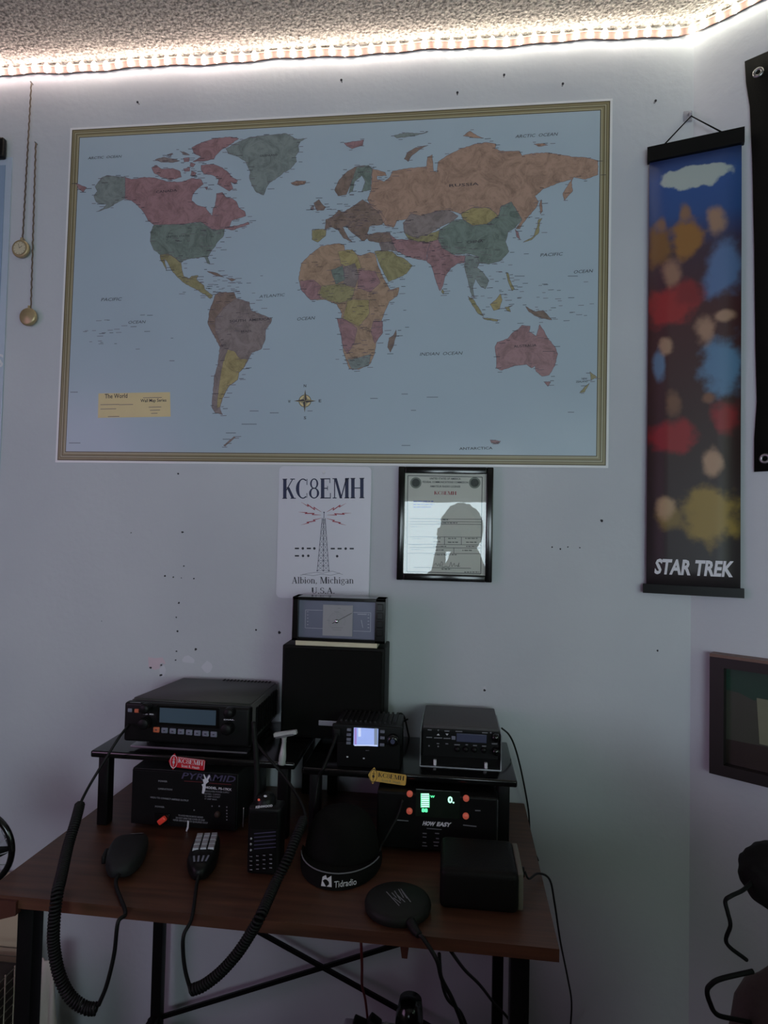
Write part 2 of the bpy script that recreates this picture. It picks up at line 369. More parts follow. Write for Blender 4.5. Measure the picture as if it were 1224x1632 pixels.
# ================================================================== THE ROOM
CZ = 2.447                                   # ceiling height
CX = 0.508                                   # where the back wall meets the angled wall
AN = math.radians(36); DR = V(math.cos(AN), -math.sin(AN), 0); NR = V(-math.sin(AN), -math.cos(AN), 0)   # along / out of the angled wall
def RW(px, py, off=0.0):                      # point on the angled wall (off = distance in front of it)
    d = ray(px, py); o = V(CX, 0, 0)+NR*off; return CAM + d*((o-CAM).dot(NR)/d.dot(NR))
XL = -1.75; YB = -3.1
RX = CX+DR.x*0.85; RY = DR.y*0.85             # angled wall's far end
def slab(name, a, b, z0, z1, t=0.08, holes=None, m='wall'):
    a = Vector(a); b = Vector(b); n = (b-a).normalized().cross(V(0, 0, 1)); mb = MB(); L = (b-a).length; d = (b-a)/L
    def seg(s0, s1, h0, h1):
        p = [a+d*s0, a+d*s1, a+d*s1-n*t, a+d*s0-n*t]
        mb.prism([V(q.x, q.y, h0) for q in p], (0, 0, h1-h0), m)
    if holes:
        s0, s1, h0, h1 = holes; seg(0, s0, z0, z1); seg(s1, L, z0, z1); seg(s0, s1, z0, h0); seg(s0, s1, h1, z1)
    else: seg(0, L, z0, z1)
    return mb
wb = MB()
wb.prism([V(XL-.08, 0, 0), V(CX, 0, 0), V(CX+.03, .08, 0), V(XL-.08, .08, 0)], (0, 0, CZ), 'wall')
random.seed(4)
def blot(mb, px, py, r, m, sx=1.0, f=None, y=-0.0006):
    f = f or (lambda a, b: W(a, b, y))
    mb.poly([f(px+r*sx*math.cos(t*PI/4)*random.uniform(.6, 1.2), py+r*math.sin(t*PI/4)*random.uniform(.6, 1.2)) for t in range(8)], m)
for px, py, r in ((209, 849, 1.4), (291, 848, 2.4), (293, 902, 1.7), (263, 918, 2.4), (276, 920, 1.8), (289, 921, 1.2), (309, 922, 2.2),
                  (285, 961, 2.4), (281, 984, 1.7), (283, 1006, 2.2), (281, 1038, 1.8), (280, 1052, 1.8), (312, 1035, 3), (408, 1004, 2.2),
                  (445, 1008, 3.4), (162, 990, 1.0), (240, 1064, 2.8), (256, 1076, 3.2), (257, 1060, 1.8), (959, 830, 3.4),
                  (880, 872, 1.8), (893, 875, 2.2), (905, 872, 1.6), (924, 873, 1.6), (1048, 1037, 2.4), (772, 1100, 2.6), (284, 755, 2)):
    blot(wb, px, py, r*.72, 'hole', 1.15)
for px, py, r, sx, m in ((247, 1057, 12, 1.2, 'patch'), (300, 1052, 7, 1.6, 'patch2'), (330, 1063, 9, 1, 'patch2'), (258, 1068, 12, .5, 'patch2'), (520, 868, 2, 2, 'patch2'), (772, 1098, 5, .8, 'patch2')):
    blot(wb, px, py, r, m, sx, y=-0.0004)
struct(wb.build('wall_back'))
struct(slab('wall_right', V(CX, 0, 0), V(RX, RY, 0), 0, CZ).build('wall_right'))
struct(slab('wall_side', V(RX, RY, 0), V(RX, YB, 0), 0, CZ, holes=(0.9, 2.1, .85, 1.95), m='panel').build('wall_side'))
struct(slab('wall_left', V(XL, YB, 0), V(XL, 0, 0), 0, CZ, holes=(0.9, 2.1, .85, 1.95), m='panel').build('wall_left'))
WX0, WX1, WZ0, WZ1 = -.46, .92, .88, 1.58
struct(slab('wall_front', V(RX, YB, 0), V(XL, YB, 0), 0, CZ, holes=(RX-WX1, RX-WX0, WZ0, WZ1), m='panel').build('wall_front'))
struct(MB().box((XL-.1, YB-.1, -.06), (RX+.1, .1, 0), 'floor').build('floor'))
struct(MB().box((XL-.1, YB-.1, CZ), (RX+.1, .1, CZ+.06), 'ceiling').build('ceiling'))
def window(name, fr, pane, c):
    w = MB(); fr(w); o = struct(w.build(name)); p = MB(); pane(p); pp = p.build('window_pane', o); return o
M['sky_back'] = emis('daylight_back', WINDOW_BACK[:3], WINDOW_BACK[3])
M['fill_side'] = emis('green_fill_glow', FILL_SIDE[:3], FILL_SIDE[3])
M['fill_left'] = emis('lavender_fill_glow', FILL_LEFT[:3], FILL_LEFT[3])
def frame_back(w):
    y = YB-.03
    for a, b in (((WX0, y-.02, WZ0), (WX1, y+.02, WZ0+.03)), ((WX0, y-.02, WZ1-.03), (WX1, y+.02, WZ1)), ((WX0, y-.02, WZ0), (WX0+.03, y+.02, WZ1)), ((WX1-.03, y-.02, WZ0), (WX1, y+.02, WZ1))):
        w.box(a, b, 'trim')
window('window_1', frame_back, lambda p: p.box((WX0, YB-.06, WZ0), (WX1, YB-.055, WZ1), 'sky_back'), None)
def frame_side(x, y0, y1):
    def f(w):
        for a, b in (((x-.02, y0, .85), (x+.02, y1, .88)), ((x-.02, y0, 1.92), (x+.02, y1, 1.95)), ((x-.02, y0, .85), (x+.02, y0+.03, 1.95)), ((x-.02, y1-.03, .85), (x+.02, y1, 1.95)), ((x-.02, y0, 1.39), (x+.02, y1, 1.42))): w.box(a, b, 'trim')
    return f
window('fill_window_right', frame_side(RX+.03, RY-2.1, RY-.9), lambda p: p.box((RX+.06, RY-2.1, .85), (RX+.065, RY-.9, 1.95), 'fill_side'), None)  # added window out of view, tints the room green from the right
window('fill_window_left', frame_side(XL-.03, YB+.9, YB+2.1), lambda p: p.box((XL-.065, YB+.9, .85), (XL-.06, YB+2.1, 1.95), 'fill_left'), None)  # added window out of view, tints the room lavender from the left
struct(MB().box((XL, -.012, 0), (CX, 0, .09), 'trim', .003).build('baseboard_back'))

# ================================================================== LED STRIP
t = thing('led_light_strip', 'string of glowing white LED lights running along the top of the wall', 'light strip', (0, -.012, 2.43))
s = MB()
def strip_pt(q, dz=0.0, off=.012):           # q = metres along the wall from the corner, negative to the left
    z = 2.4315 + 0.0022*math.sin(q*19) + 0.0015*math.sin(q*53+1) + dz
    return V(CX+q, -off, z) if q < -.01 else V(CX, 0, z)+DR*max(q, 0)+NR*off
qs = [-1.95+i*.02 for i in range(98+22)]
s.tube([strip_pt(q, .0075, .008) for q in qs], .0018, M['beigeline'], 6, False)
s.build('strip_wire', t)
s = MB()
for i in range(len(qs)-1): s.bar(strip_pt(qs[i], 0, .006), strip_pt(qs[i+1], 0, .006), .002, .019, 'tape')
s.build('backing_tape', t)
ledm = []
for i in range(5):
    k = i/4; c = (1.0-.03*k, .80+.14*k, .72+.05*k)
    ledm.append(emis('led_glow_%d' % i, c, LED_STRENGTH))
for i in range(76):
    q = -1.93+.0305*i
    p = strip_pt(q); fr_ = min(4, int(5*i/76)); mm = ledm[fr_]
    g = MB(); g.lathe(p-V(0, 0, .010), (0, 0, 1), [(.0004, -.002), (.0045, .000), (.0062, .006), (.0056, .013), (.003, .019), (.0004, .021)], mm, 8)
    g.build('led', t)

# ================================================================== NAILS, HOOK
for px, py, lab in ((545, 131, 'small dark nail in the wall above the middle of the world map'), (222, 166, 'small nail with a chip of plaster above the left end of the world map'),
                    (896, 137, 'dark nail in a chipped spot above the right end of the map'), (803, 123, 'short nail in the wall right of the one above the map middle'),
                    (729, 151, 'faint small nail just above the map top edge, right of its centre'), (1043, 164, 'dark nail head left of the clear hook over the narrow banner')):
    p = W(px, py, 0); n_ = MB(); n_.cyl(p, p+V(0, -.008, -.001), .0012, 'steel', n=10); n_.cyl(p+V(0, -.008, -.001), p+V(0, -.0092, -.001), .0026, 'hole', n=12)
    o = n_.build('nail', origin=p); tag(o, lab, 'nail', 'nails above the map')
pz = W(1096, 186, 0)
h = thing('adhesive_hook', 'clear white adhesive hook holding the narrow banner near the corner', 'hook', pz)
MB().box(pz+V(-.009, -.003, -.012), pz+V(.009, 0, .012), 'shade', .002).build('hook_plate', h)
MB().tube([pz+V(0, -.003, .003), pz+V(0, -.014, 0), pz+V(0, -.018, -.008), pz+V(0, -.014, -.012), pz+V(0, -.02, -.004)], .0026, 'shade', 8).build('hook_prong', h)

# ================================================================== WORLD MAP
MAPC = {'ocean': (168, 184, 198), 'red': (184, 144, 150), 'grey': (152, 164, 164), 'tan': (200, 164, 146), 'olive': (178, 170, 128),
        'yellow': (196, 180, 130), 'brown': (160, 138, 128), 'green': (140, 156, 150), 'mauve': (164, 150, 150), 'orange': (200, 168, 144)}
for k, c in MAPC.items():
    if k != 'ocean': M['land_'+k] = land('land_'+k, tuple(v*.87 for v in c))
M['ocean'] = paper_bump_mat('ocean_print', MAPC['ocean'], .3, .009, 4.0)
M['mapedge'] = paper_bump_mat('map_paper', (222, 222, 226), .3, .009, 4.0)
M['bgold'] = mat('gold_border', (138, 128, 98), .4, noise=.1); M['bdark'] = mat('dark_border', (92, 82, 58), .4, noise=.1); M['bcream'] = mat('cream_border', (172, 166, 140), .4, noise=.05)
M['mapink'] = mat('map_ink', (58, 52, 62), .5, noise=0); M['coast'] = mat('coast_ink', (104, 92, 104), .5, noise=0); M['legend'] = mat('legend_print', (214, 196, 150), .45, noise=.05)
Y0 = -.0022
mp = MB()
def quadpx(c, y, m): mp.poly([W(a, b, y) for a, b in c], m)
oc = [(113, 205), (976, 158), (969, 746), (89, 737)]
TL, TR, BR, BL = [W(a, b, 0) for a, b in oc]
def ins(d, y):                                    # inset rectangle of the sheet, d metres inside its edge
    ex = (TR-TL).normalized(); ez = (TL-BL).normalized()
    c = [TL+ex*d-ez*d, TR-ex*d-ez*d, BR-ex*d+ez*d, BL+ex*d+ez*d]
    return [V(p.x, y, p.z) for p in c]
mp.prism(ins(0, Y0), (0, .0018, 0), 'mapedge')
yy = Y0
for d, m in ((.005, 'bdark'), (.0075, 'bgold'), (.0115, 'bdark'), (.013, 'bcream'), (.0155, 'bdark'), (.0175, 'bgold'), (.0215, 'bcream'), (.024, 'bdark'), (.0262, 'ocean')):
    yy -= .00012; mp.poly(ins(d, yy), m)
YO = yy
K = 2.661
def A(x, y): return (80+x/K, 160+y/K)
def B(x, y): return (80+x/K, 440+y/K)
def C5(x, y): return (520+x/K, 160+y/K)
def C6(x, y): return (520+x/K, 440+y/K)
def Fp(x, y): return (x, y)
LANDS = [
 ('grey', A, '318,325 280,322 240,318 215,330 205,345 190,365 200,385 185,405 195,430 215,440 240,440 225,458 195,472 215,468 250,455 290,430 310,420 318,418'),
 ('red', A, '318,325 345,335 400,325 450,330 500,345 560,345 600,330 640,335 650,355 625,375 605,400 600,425 625,445 660,455 678,480 688,490 690,460 700,445 705,395 730,390 745,410 770,415 790,430 800,455 825,470 830,490 800,500 770,510 760,535 800,530 840,515 845,525 815,535 775,550 740,545 715,555 690,550 660,530 640,515 560,525 440,528 415,510 400,480 385,460 365,440 345,425 318,418'),
 ('red', A, '640,275 690,270 730,285 755,305 770,325 795,340 785,355 765,345 775,375 760,385 735,370 710,355 715,335 690,318 670,315 650,310 640,295'),
 ('red', A, '600,200 640,180 700,160 760,155 800,162 760,190 720,215 690,250 650,258 605,260 640,240 610,225'),
 ('red', A, '430,285 450,275 470,290 520,288 550,300 557,325 510,338 470,325 440,308'),
 ('mauve', A, '445,252 480,240 520,248 550,256 520,264 470,262'), ('mauve', A, '550,215 575,222 592,232 565,230'), ('red', A, '565,290 592,283 592,300 570,302'),
 ('red', A, '600,300 620,308 612,322 596,316'), ('red', A, '565,245 590,242 588,260 568,262'), ('red', A, '596,265 616,270 606,284 592,278'), ('mauve', A, '495,230 520,224 512,236'), ('red', A, '655,368 668,366 664,380'),
 ('grey', A, '745,205 770,190 800,175 850,155 900,150 950,145 1000,140 1045,165 1090,160 1060,175 1052,195 1055,215 1040,240 1045,260 1020,290 990,305 975,320 930,350 915,375 905,402 875,390 855,360 845,330 848,300 838,280 830,260 800,240 755,225'),
 ('tan', A, '1020,350 1045,340 1085,342 1080,355 1050,362 1030,358'),
 ('green', A, '440,528 560,525 640,515 660,530 690,550 740,545 735,575 710,600 695,625 680,645 668,665 678,695 665,690 655,665 620,668 590,672 565,680 555,690 530,668 500,650 470,655 440,635 425,600 425,560'),
 ('olive', A, '466,655 500,650 530,668 555,690 558,715 566,745 590,755 600,745 628,742 620,760 640,775 652,785 655,800 690,828 680,842 655,822 620,802 570,775 540,750 515,720 500,690 484,672 494,722 486,706 468,675'),
 ('brown', A, '665,725 700,730 738,750 700,742'), ('brown', A, '745,752 788,758 770,768'), ('red', A, '108,350 155,370 140,390 120,375'),
 ('brown', A, '1118,435 1140,420 1152,438 1168,452 1160,466 1132,468 1125,455'), ('mauve', A, '1106,452 1118,450 1116,466 1104,464'),
 ('mauve', B, '700,80 720,68 780,70 790,95 845,110 850,145 900,165 940,180 935,200 915,225 912,270 895,310 855,325 840,355 820,390 800,410 795,440 760,465 745,490 730,520 720,560 732,588 700,580 685,555 690,500 695,430 710,380 720,300 715,270 690,245 668,200 675,150 690,110'),
 ('yellow', B, '752,312 780,318 800,345 838,355 820,390 800,410 795,440 760,465 745,490 730,520 720,555 705,560 712,500 722,420 735,360'),
 ('brown', B, '700,80 720,68 780,70 790,95 740,130 700,180 700,230 722,280 735,300 720,300 690,245 668,200 675,150 690,110'),
 ('orange', Fp, '512,392 540,388 548,390 550,400 575,408 590,402 598,405 603,425 612,445 622,462 636,458 634,470 620,481 612,500 608,511 610,530 600,545 597,564 590,580 572,589 557,588 552,575 547,560 542,515 545,500 537,485 520,478 495,478 480,462 476,445 480,420 495,405'),
 ('yellow', C5, '50,640 110,632 130,655 150,712 110,720 60,692'), ('red', Fp, '478,448 500,446 512,456 506,468 512,476 495,478 480,462'), ('mauve', Fp, '548,425 566,420 572,440 566,458 548,452'), ('olive', Fp, '512,456 546,452 566,460 560,478 540,483 520,478 508,470'), ('red', Fp, '572,430 598,432 606,450 590,466 570,458'),
 ('yellow', C6, '90,100 180,100 182,160 140,215 70,180'), ('red', C6, '45,180 75,182 130,220 120,280 90,330 70,300 60,240'), ('grey', C6, '90,355 140,345 190,330 180,380 110,398'),
 ('green', C5, '20,720 70,700 80,760 40,780'), ('red', C6, '200,190 238,190 240,240 205,285 190,240'), ('brown', C6, '296,228 298,250 285,295 272,324 260,302 266,262 285,250'),
 ('olive', A, '1110,550 1172,545 1168,575 1135,602 1110,590'),
 ('brown', Fp, '519,350 530,345 540,335 548,338 560,330 578,318 590,325 605,335 615,350 608,358 590,360 585,372 590,378 578,384 568,376 560,370 552,360 546,362 556,380 562,386 548,380 538,366 528,362 518,366'),
 ('brown', C5, '35,380 50,345 70,320 90,300 130,280 180,275 170,300 140,305 110,335 100,365 85,400 50,405'),
 ('green', C5, '130,282 180,275 195,290 190,340 188,380 150,386 165,345 150,318 120,345 112,385 95,395 105,350'),
 ('tan', C5, '195,290 250,305 255,320 215,320 215,335 245,345 270,325 280,300 330,290 380,285 425,280 430,240 450,230 455,300 470,305 475,260 510,235 560,210 630,185 680,178 720,185 715,205 740,215 820,215 830,235 870,225 940,222 1000,232 1050,240 1100,242 1152,255 1152,315 1100,335 1050,325 1040,350 1045,385 1010,425 1003,395 1025,360 1040,335 985,350 920,375 885,405 900,430 890,455 850,500 820,545 805,545 830,505 810,470 785,430 740,450 730,490 690,455 620,455 570,480 520,465 470,470 400,490 360,480 340,505 300,510 285,540 250,530 235,500 220,470 190,450 175,420 190,380'),
 ('brown', C5, '330,248 345,220 380,200 432,190 400,206 362,235 348,260'), ('tan', C5, '580,150 610,130 640,150 668,160 620,158'), ('red', C5, '75,180 160,168 155,190 110,205 90,195'),
 ('mauve', C5, '340,505 360,480 400,490 470,470 520,465 560,490 540,510 480,540 430,570 370,580 330,560 325,520'),
 ('yellow', C5, '570,480 620,455 690,455 730,490 680,525 620,530 580,505'),
 ('green', C5, '540,510 580,505 620,530 680,525 730,490 740,450 785,430 810,470 830,505 800,540 770,560 760,600 775,640 740,680 690,695 650,690 640,660 600,650 540,655 490,625 475,590 480,550'),
 ('red', C5, '800,545 815,560 822,592 808,580'), ('olive', C5, '905,518 902,560 870,592 835,602 880,575 893,540 900,505 916,500'), ('tan', C5, '912,420 917,470 908,482 904,440'),
 ('olive', C5, '330,560 370,580 430,570 480,550 475,590 440,600 400,600 350,590'), ('red', C5, '270,570 300,590 350,590 400,600 440,600 430,640 425,680 370,670 330,655 300,640 280,610'),
 ('brown', C5, '165,575 215,560 270,560 280,600 230,605 180,595'), ('mauve', C5, '225,605 280,600 300,640 270,635 235,640'),
 ('olive', C5, '205,640 235,635 280,640 300,660 330,670 365,700 340,735 300,755 265,770 245,735 220,680'),
 ('red', C5, '425,680 430,640 440,600 475,590 490,625 540,655 590,660 585,690 560,690 530,710 505,745 495,785 482,808 470,780 455,730 445,700'), ('olive', C5, '492,800 500,812 496,822 488,812'),
 ('grey', C5, '590,660 640,660 650,690 640,710 665,730 690,765 675,800 655,790 632,755 622,790 628,835 618,830 606,790 595,740 585,700'),
 ('olive', C6, '600,85 625,100 650,140 668,172 645,160 620,125'), ('yellow', C6, '695,120 720,100 738,75 746,100 735,140 710,146'), ('olive', C6, '662,175 730,185 725,193 670,183'),
 ('olive', C6, '757,132 792,124 775,134 782,152 768,148'), ('brown', C6, '845,128 880,150 920,145 958,186 920,180 890,170 860,152'), ('olive', C5, '763,728 773,735 778,760 798,800 788,808 776,780 768,755'),
 ('red', C6, '715,300 725,280 770,265 790,240 815,225 830,208 865,212 860,235 890,255 905,205 925,235 940,265 970,300 982,330 970,380 945,420 915,425 890,405 885,380 870,390 850,375 800,380 745,400 720,390 722,350'),
 ('red', C6, '925,450 952,448 940,468'), ('olive', C6, '1118,405 1148,430 1122,440'), ('olive', C6, '1116,455 1096,492 1074,496 1095,470'), ('red', C6, '695,695 740,700 725,712 700,708'), ('brown', B, '735,718 780,680 785,684 742,722'),
 ('grey', C5, '285,150 330,138 390,140 430,135 370,150 300,160'), ('tan', C5, '880,185 920,182 940,190 900,196')]
random.seed(11)
YL = YO-.00015
coasts = []
for col, fn, s_ in LANDS:
    pts = [fn(*map(float, q.split(','))) for q in s_.split()]
    # break long outline runs into small jogs so coasts look drawn, not ruled
    o2 = []
    for i, p in enumerate(pts):
        q = pts[(i+1) % len(pts)]; o2.append(p); L = math.hypot(q[0]-p[0], q[1]-p[1])
        if L > 5:
            for k in range(1, int(L/3.2)):
                t_ = k/int(L/3.2); o2.append((p[0]+(q[0]-p[0])*t_+random.uniform(-.55, .55), p[1]+(q[1]-p[1])*t_+random.uniform(-.55, .55)))
    YL -= .000004
    w = [W(a, b, YL) for a, b in o2]; mp.poly(w, 'land_'+col)
    for i in range(len(w)): mp.line(w[i]+V(0, -.00004, 0), w[(i+1) % len(w)]+V(0, -.00004, 0), .0007, 'coast')
    coasts += [(p, col) for p in pts]
YT = YL-.0002
for (x, y), col in coasts:                       # place names too small to read: fine dashes by every coast
    if random.random() < .9:
        L = random.uniform(4, 11); x += random.uniform(-7, 5); y += random.uniform(-3, 3); linepx(mp, (x, y), (x+L, y-L*.035+random.uniform(-.3, .3)), .8, YT, 'mapink' if random.random() < .45 else 'coast')
for _ in range(420):                             # and inland / on the sea
    cx, cy, rx, ry = random.choice(((700, 400, 70, 30), (555, 350, 45, 25), (560, 460, 60, 40), (545, 440, 55, 40), (590, 500, 40, 50), (570, 345, 40, 25), (740, 405, 60, 30), (640, 380, 50, 20), (390, 500, 35, 40), (880, 480, 60, 35), (310, 380, 50, 30), (170, 530, 60, 40), (560, 350, 45, 30), (800, 450, 60, 50), (340, 455, 60, 25), (560, 560, 30, 25)))
    x = random.gauss(cx, rx/2); y = random.gauss(cy, ry/2); L = random.uniform(4, 10)
    if 130 < x < 940: linepx(mp, (x, y), (x+L, y-L*.03), .7, YT, 'mapink' if random.random() < .4 else 'coast')
for x, y, L in ((640, 628, 10), (655, 654, 8), (680, 633, 18), (590, 635, 12), (490, 655, 8), (398, 655, 14), (430, 658, 14), (385, 676, 24), (360, 690, 16), (355, 700, 12), (640, 710, 14), (785, 706, 12), (110, 706, 18), (112, 625, 12), (905, 657, 10), (270, 575, 8), (865, 560, 20), (820, 440, 16), (905, 440, 16)):
    linepx(mp, (x, y), (x+L, y), .8, YT, 'mapink')
for tx, p0, p1, h_ in (('RUSSIA', (716, 298), (763, 295), 4.5), ('CANADA', (249, 308), (282, 305), 4), ('UNITED  STATES', (265, 379), (302, 377), 3), ('GREENLAND', (414, 250), (442, 248), 3), ('BRAZIL', (384, 530), (402, 529), 3.4), ('CHINA', (744, 388), (770, 386), 4),
                       ('AUSTRALIA', (819, 554), (855, 552), 4), ('SOUTH  AMERICA', (366, 514), (430, 510), 4), ('ANTARCTICA', (732, 717), (785, 716), 4), ('NEW', (927, 605), (936, 605), 3), ('ZEALAND', (918, 610), (937, 609), 3)):
    textpx(mp, tx, p0, p1, h_, YT, 'mapink', bold=.01)
for tx, p0, p1, h_ in (('ATLANTIC', (413, 475), (453, 472), 4.5), ('OCEAN', (473, 511), (501, 509), 5), ('PACIFIC', (161, 480), (193, 479), 5), ('OCEAN', (204, 516), (231, 515), 4.5), ('INDIAN  OCEAN', (669, 567), (736, 565), 5), ('ARCTIC  OCEAN', (821, 220), (888, 216), 5),
                       ('PACIFIC', (861, 409), (896, 407), 5), ('OCEAN', (914, 436), (944, 434), 5), ('ARCTIC  OCEAN', (140, 254), (193, 251), 4)):
    textpx(mp, tx, p0, p1, h_, YT, 'mapink', slant=.3)
quadpx([(157, 627), (271, 625), (272, 664), (156, 666)], YL-.0001, 'legend')
textpx(mp, 'The World', (167, 635), (203, 634), 7, YT, 'darkprint', bold=.012); textpx(mp, 'Wall Map Series', (224, 641), (265, 640), 5, YT, 'darkprint', bold=.015)
for a, b, c in ((160, 645, 30), (160, 652, 25), (190, 645, 22), (172, 664, 18), (228, 634, 30), (237, 649, 20), (239, 654, 16), (241, 659, 10)): linepx(mp, (a, b), (a+c, b-.4), .9, YT, 'coast')
cc = W(486, 639, YT); mp.disc(cc, .0145, .0145, 'bdark', 28); mp.disc(cc+V(0, -.00005, 0), .013, .013, 'legend', 28); mp.disc(cc+V(0, -.0001, 0), .009, .009, 'bcream', 24)
for i in range(4):
    a = i*PI/2; d = V(math.sin(a), 0, math.cos(a)); e = V(d.z, 0, -d.x); o_ = cc+V(0, -.0002, 0)
    mp.poly([o_, o_+(d+e)*.004, o_+d*.026], 'mapink'); mp.poly([o_, o_+(d-e)*.004, o_+d*.026], 'bgold')
for ch, x, y in (('N', 484, 617), ('S', 484, 668), ('W', 459, 642), ('E', 508, 641)): textpx(mp, ch, (x, y), (x+4, y), 4.5, YT, 'mapink', bold=.02)
tag(mp.build('world_map', origin=(BL+BR)/2), 'large laminated world map poster with a gold striped border on the wall', 'map')

# ================================================================== CALLSIGN SIGN
p0 = W(446, 743, 0); p1 = W(588, 957, 0); Ys = -.0032
sg = thing('callsign_sign', 'white plastic sign reading KC8EMH with a radio tower below the map', 'sign', V((p0.x+p1.x)/2, 0, p1.z))
q = MB()
def rr(x0, z0, x1, z1, r, y, n=6):
    pts = []
    for cx, cz, a0 in ((x1-r, z1-r, 0), (x0+r, z1-r, 90), (x0+r, z0+r, 180), (x1-r, z0+r, 270)):
        for i in range(n+1): a = math.radians(a0+90*i/n); pts.append(V(cx+r*math.cos(a), y, cz+r*math.sin(a)))
    return pts
q.prism(rr(p0.x, p1.z, p1.x, p0.z, .011, Ys), (0, .002, 0), 'sign')
y1 = Ys-.0003
serifpx(q, 'KC8EMH', (449, 795), (582, 794), 32, y1, 'navy')
serifpx(q, 'Albion, Michigan', (465, 930), (564, 930), 10.5, y1, 'darkprint'); serifpx(q, 'U.S.A.', (496, 946), (534, 946), 9.5, y1, 'darkprint')
def tw(x, y): return W(430+x/3.308, 735+y/3.308, y1)
for (a, b, c, d) in ((276, 300, 250, 578), (292, 300, 312, 578), (284, 300, 282, 578)): q.line(tw(a, b), tw(c, d), .0010, 'navy')
q.line(tw(286, 270), tw(285, 300), .0012, 'navy'); q.disc(tw(286, 270), .0016, .0016, 'navy', 10)
for i in range(9):
    f0 = (i/9)**.85; f1 = ((i+1)/9)**.85; ya = 300+278*f0; yb = 300+278*f1
    l0, r0_, l1, r1 = 276-26*f0, 292+20*f0, 276-26*f1, 292+20*f1; m0 = 284-2*f0; m1 = 284-2*f1
    for (a, b, c, d) in ((l0, ya, m1, yb), (m0, ya, l1, yb), (m0, ya, r1, yb), (r0_, ya, m1, yb), (l1, yb, r1, yb)): q.line(tw(a, b), tw(c, d), .0006, 'navy')
for x in (250, 282, 312): q.disc(tw(x, 578), .0017, .0012, 'navy', 10)
for pts in ([(160, 602), (200, 592), (240, 586), (282, 590), (330, 580), (384, 598)], [(172, 596), (230, 604), (270, 596), (320, 602), (370, 590)]):
    for i in range(len(pts)-1): q.line(tw(*pts[i]), tw(*pts[i+1]), .0006, 'navy')
def bolt(sx, sy, ex, ey, jag):
    dx, dy = ex-sx, ey-sy; L = math.hypot(dx, dy); nx, ny = -dy/L, dx/L
    P_ = lambda t, k: tw(sx+dx*t+nx*k, sy+dy*t+ny*k)
    for t0, t1, w0, w1, k0, k1 in ((0, .40, .6, 2.2, 0, jag), (.30, .72, 2.2, 2.2, -jag, jag*.8), (.62, 1, 2.0, .3, -jag*.8, 0)):
        q.poly([P_(t0, k0-w0), P_(t1, k1-w1), P_(t1, k1+w1), P_(t0, k0+w0)], 'crimson')
    for t0, k0, t1, k1 in ((.40, jag, .30, -jag), (.72, jag*.8, .62, -jag*.8)): q.line(P_(t0, k0), P_(t1, k1), .0012, 'crimson')
for b_ in ((272, 268, 165, 216, 5), (270, 284, 152, 268, -4), (272, 300, 165, 336, 4), (300, 268, 402, 222, -5), (302, 284, 430, 274, 4), (300, 302, 402, 338, -4)): bolt(*b_)
def dash(x, y): q.poly([tw(x-11, y-4), tw(x+11, y-4), tw(x+11, y+4), tw(x-11, y+4)], 'darkprint')
def dot(x, y): q.disc(tw(x, y), .0029, .0029, 'darkprint', 16)
for x in (143, 206): dash(x, 460)
for x in (174, 235): dot(x, 460)
dash(143, 499); dot(175, 499); dot(203, 499)
for x in (332, 368, 432): dash(x, 461)
dot(400, 461); dot(355, 501)
q.build('sign_panel', sg)
c_ = W(516, 753, Ys); MB().lathe(c_, (0, -1, 0), [(.0001, .0022), (.0022, .002), (.0036, .0008), (.0038, 0)], 'white', 14).build('pin', sg)

# ================================================================== FRAMED LICENCE
fl = W(636, 744, -.008); fr2 = W(783.5, 928, -.008)
x0, x1, z0, z1 = fl.x, fr2.x, fr2.z, fl.z
ct = thing('framed_certificate', 'black framed radio licence certificate hanging right of the callsign sign', 'framed certificate', V((x0+x1)/2, 0, z0))
q = MB(); b_ = .0145
for lo, hi in (((x0, -.018, z0), (x0+b_, -.001, z1)), ((x1-b_, -.018, z0), (x1, -.001, z1)), ((x0+b_, -.018, z0), (x1-b_, -.001, z0+b_)), ((x0+b_, -.018, z1-b_), (x1-b_, -.001, z1))): q.box(lo, hi, 'gloss', .002)
q.build('frame', ct)
q = MB(); Yp = -.0095; q.box((x0+b_-.001, Yp, z0+b_-.001), (x1-b_+.001, -.002, z1-b_+.001), 'paper')
y1 = Yp-.0002
def cp(x, y): return (430+x/3.308, 735+y/3.308)
bx = [cp(728, 76), cp(1120, 84), cp(1112, 594), cp(722, 582)]
for i in range(4): linepx(q, bx[i], bx[(i+1) % 4], 1.0, y1, 'darkprint')
for tx, a, b, c, y, h_ in (('UNITED STATES OF AMERICA', 842, 96, 1006, 98, 3), ('FEDERAL COMMUNICATIONS COMMISSION', 805, 114, 1046, 117, 3), ('AMATEUR RADIO LICENSE', 845, 137, 1004, 139, 3)):
    textpx(q, tx, cp(a, b), cp(c, y), h_, y1, 'darkprint', bold=.02)
serifpx(q, 'KC8EMH', cp(866, 176), cp(984, 178), 5.6, y1, 'crimson')
for cx in (770, 1080):
    c0 = W(*cp(cx, 114), y1); q.disc(c0, .0125, .0125, 'sealring', 28); q.disc(c0+V(0, -.0001, 0), .009, .009, 'seal', 24)
for a, b, c in ((757, 212, 862), (757, 228, 868), (757, 242, 850)):
    x = a
    while x < c: L = random.uniform(10, 26); linepx(q, cp(x, b), cp(min(c, x+L), b), 1.5, y1, 'bluetext'); x += L+5
for a, b, c in ((740, 303, 1118), (740, 318, 1118), (735, 331, 1116), (740, 398, 1114), (730, 438, 1114), (738, 455, 1112), (730, 485, 1112)): linepx(q, cp(a, b), cp(c, b+3), .7, y1, 'darkprint')
for a, b, c in ((921, 400, 440), (1010, 400, 440), (970, 455, 487)): linepx(q, cp(a, b), cp(a, c), .7, y1, 'darkprint')
